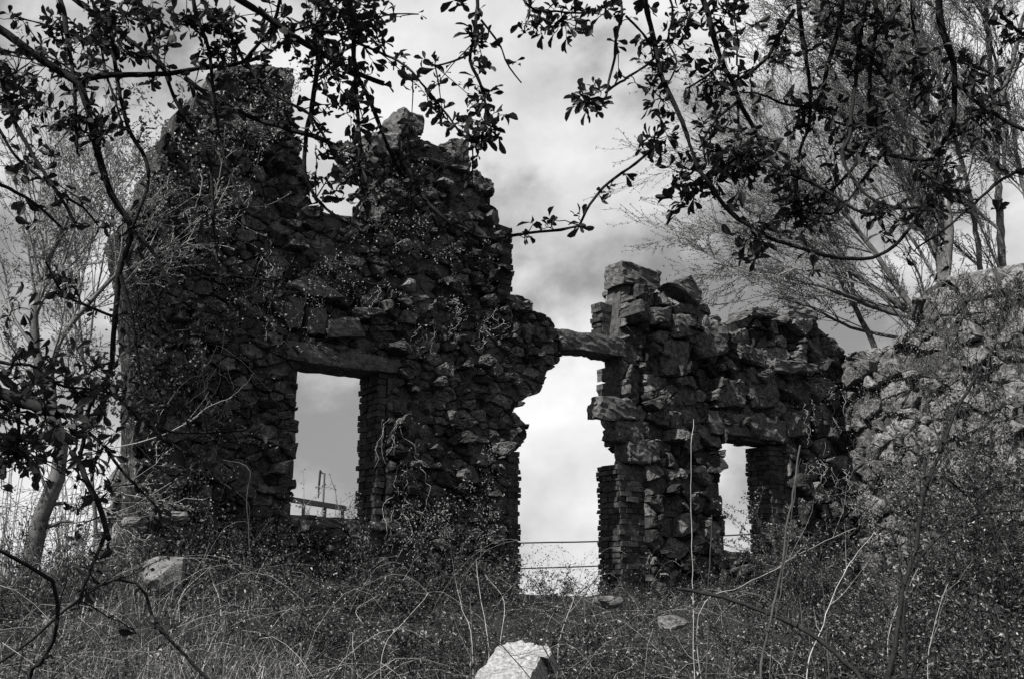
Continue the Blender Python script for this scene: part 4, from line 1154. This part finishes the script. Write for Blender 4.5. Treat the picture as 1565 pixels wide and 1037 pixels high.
b([(925, 143), (959, 121), (982, 105), (999, 90)], 3, 3, 2.35, 1.0)
b([(955, 24), (979, 47), (996, 67)], 3, 3, 2.35, 1.0)
b([(795, -15), (806, 5), (820, 17), (850, 18), (874, 20), (908, 17), (932, 3)], 3, 2, 2.3, 1.6, up=lr(.2))
b([(1013, 216), (996, 228), (972, 250), (952, 263), (921, 287), (908, 304), (895, 324), (886, 344)], 4, 3, 2.4, .9)
b([(1519, 7), (1539, 30), (1565, 54), (1620, 90)], 4, 4, 2.5, .8)
b([(1600, 40), (1565, 84), (1546, 118), (1526, 142)], 3, 2, 2.5, .8)
b([(1102, 98), (1075, 120), (1050, 135)], 3, 2, 2.5, 1.2)
b([(1128, 155), (1100, 180), (1075, 215), (1080, 250)], 4, 2, 2.5, 1.4)
b([(1128, 155), (1127, 200), (1128, 240), (1120, 265)], 3, 2, 2.5, 1.4)
b([(1242, 165), (1200, 160), (1165, 145), (1130, 140)], 4, 2, 2.55, .8)
b([(1242, 165), (1275, 185), (1310, 195), (1340, 190)], 4, 2, 2.6, .9)
b([(1020, -15), (1030, 20), (1022, 60), (1035, 95), (1020, 130)], 3, 2, 2.4, 1.3, up=lr(.4))
b([(1125, -15), (1122, 20), (1128, 60), (1126, 100)], 3, 2, 2.5, 1.1, up=lr(.6))
b([(1395, -15), (1392, 20), (1400, 60), (1410, 90), (1405, 140)], 3, 2, 2.5, 1.0, up=lr(1.05))
b([(1425, 243), (1430, 280), (1428, 330), (1440, 350)], 3, 1.5, 2.4, .9)
b([(1445, 216), (1480, 200), (1500, 190)], 3, 1.5, 2.4, 1.2)
for px, py, n, sp in ((1125, 255, 90, .06), (1140, 240, 70, .06), (1095, 265, 60, .05), (900, 152, 50, .035), (815, 40, 45, .04), (860, 30, 40, .04), (880, 40, 30, .04), (1010, 150, 40, .05), (1000, 210, 50, .04), (1050, 20, 50, .05), (1030, 60, 40, .05), (1090, 120, 40, .05), (1240, 165, 60, .06), (1270, 20, 60, .07),
                      (1310, 20, 80, .07), (1350, 40, 50, .06), (1300, 175, 50, .06), (1330, 180, 30, .05), (1345, 215, 40, .05), (1225, 310, 60, .05), (1215, 330, 40, .05), (1430, 255, 80, .07), (1440, 290, 60, .06), (1480, 100, 40, .05), (1420, 105, 40, .05), (1200, 250, 40, .05), (1155, 365, 50, .05), (1145, 345, 30, .04),
                      (1050, 300, 50, .04), (1040, 265, 40, .04), (1240, 325, 40, .05), (1500, 180, 50, .05), (1365, 345, 30, .04), (1545, 60, 40, .05), (1110, 20, 40, .05), (1200, 60, 30, .05), (1100, 60, 30, .05)):
    TR.cluster(px, py, 2.5, n, sp)
TR.canopy(500, (.2, 4.5), (-2.5, 2.2), (2.9, 5.6))
TR.finish()

# ------------------------------------------------------------------ sky, sun, camera
SUN_AZ = math.atan2(-0.80, -0.60) + R(-8.0)     # towards the sun, measured from +Y clockwise
SUN_EL = R(50)
sv = np.array([math.sin(SUN_AZ) * math.cos(SUN_EL), math.cos(SUN_AZ) * math.cos(SUN_EL), math.sin(SUN_EL)])
from mathutils import Vector
ld = bpy.data.lights.new('sun', 'SUN'); ld.energy = 5.0; ld.angle = R(0.5); ld.color = (1, .98, .96)
lo = bpy.data.objects.new('sun', ld); COL.objects.link(lo)
lo.rotation_euler = Vector(sv).to_track_quat('Z', 'Y').to_euler()

wd_ = bpy.data.worlds.new('World'); SC.world = wd_; wd_.use_nodes = True
nt = wd_.node_tree; ns = nt.nodes; bg = ns['Background']
sky = ns.new('ShaderNodeTexSky'); sky.sky_type = 'NISHITA'; sky.sun_disc = False; sky.sun_elevation = SUN_EL; sky.sun_rotation = SUN_AZ % (2 * math.pi)
sep = ns.new('ShaderNodeSeparateColor'); nt.links.new(sky.outputs['Color'], sep.inputs['Color'])   # red filter of the black and white film
tc = ns.new('ShaderNodeTexCoord'); sx = ns.new('ShaderNodeSeparateXYZ'); nt.links.new(tc.outputs['Generated'], sx.inputs['Vector'])
def math_(op, a, b=None, c=None):
    n = ns.new('ShaderNodeMath'); n.operation = op
    for i, v in enumerate((a, b, c)):
        if v is None: continue
        if isinstance(v, (int, float)): n.inputs[i].default_value = v
        else: nt.links.new(v, n.inputs[i])
    return n.outputs[0]
mp = ns.new('ShaderNodeMapping'); mp.inputs['Location'].default_value = (-0.15, -8.58, -1.35); mp.inputs['Scale'].default_value = (1, 1, 1.35)
nt.links.new(tc.outputs['Generated'], mp.inputs['Vector'])
nz = ns.new('ShaderNodeTexNoise'); nz.inputs['Scale'].default_value = 2.9; nz.inputs['Detail'].default_value = 8; nz.inputs['Roughness'].default_value = .56; nz.inputs['Distortion'].default_value = .25
nt.links.new(mp.outputs['Vector'], nz.inputs['Vector'])
rp = ns.new('ShaderNodeValToRGB'); rp.color_ramp.interpolation = 'EASE'; el = rp.color_ramp.elements
el[0].position = .42; el[0].color = (0, 0, 0, 1); el[1].position = .59; el[1].color = (1, 1, 1, 1)
nt.links.new(nz.outputs['Fac'], rp.inputs['Fac'])
# radiance before the background strength: clear air = red channel of the sky, clouds = white
clear = math_('ADD', math_('MULTIPLY', sep.outputs['Red'], 0.15), 1.35)
nz2 = ns.new('ShaderNodeTexNoise'); nz2.inputs['Scale'].default_value = 6.5; nz2.inputs['Detail'].default_value = 7; nz2.inputs['Roughness'].default_value = .55
nt.links.new(mp.outputs['Vector'], nz2.inputs['Vector'])
cloud = math_('ADD', math_('MULTIPLY', nz2.outputs['Fac'], 6.4), 1.6)      # billows inside the clouds
clear = math_('ADD', clear, math_('MULTIPLY', nz2.outputs['Fac'], .3))
dd = math_('SUBTRACT', cloud, clear)
val = math_('ADD', clear, math_('MULTIPLY', rp.outputs['Color'], dd))
nt.links.new(val, bg.inputs['Color']); bg.inputs['Strength'].default_value = 0.1

cam = bpy.data.cameras.new('camera'); cam.sensor_width = 36; cam.lens = F / 1565 * 36; cam.clip_end = 5000; cam.clip_start = .05
co = bpy.data.objects.new('camera', cam); COL.objects.link(co); co.location = EYE; co.rotation_euler = (math.pi / 2 + TH, 0, 0)
SC.camera = co
vs = SC.view_settings; vs.view_transform = 'Standard'; vs.look = 'None'; vs.exposure = 0.75; vs.gamma = 1.0
SC.render.engine = 'CYCLES'; SC.cycles.use_denoising = False; SC.cycles.max_bounces = 5; SC.cycles.diffuse_bounces = 3; SC.cycles.transmission_bounces = 2
SC.cycles.use_adaptive_sampling = False
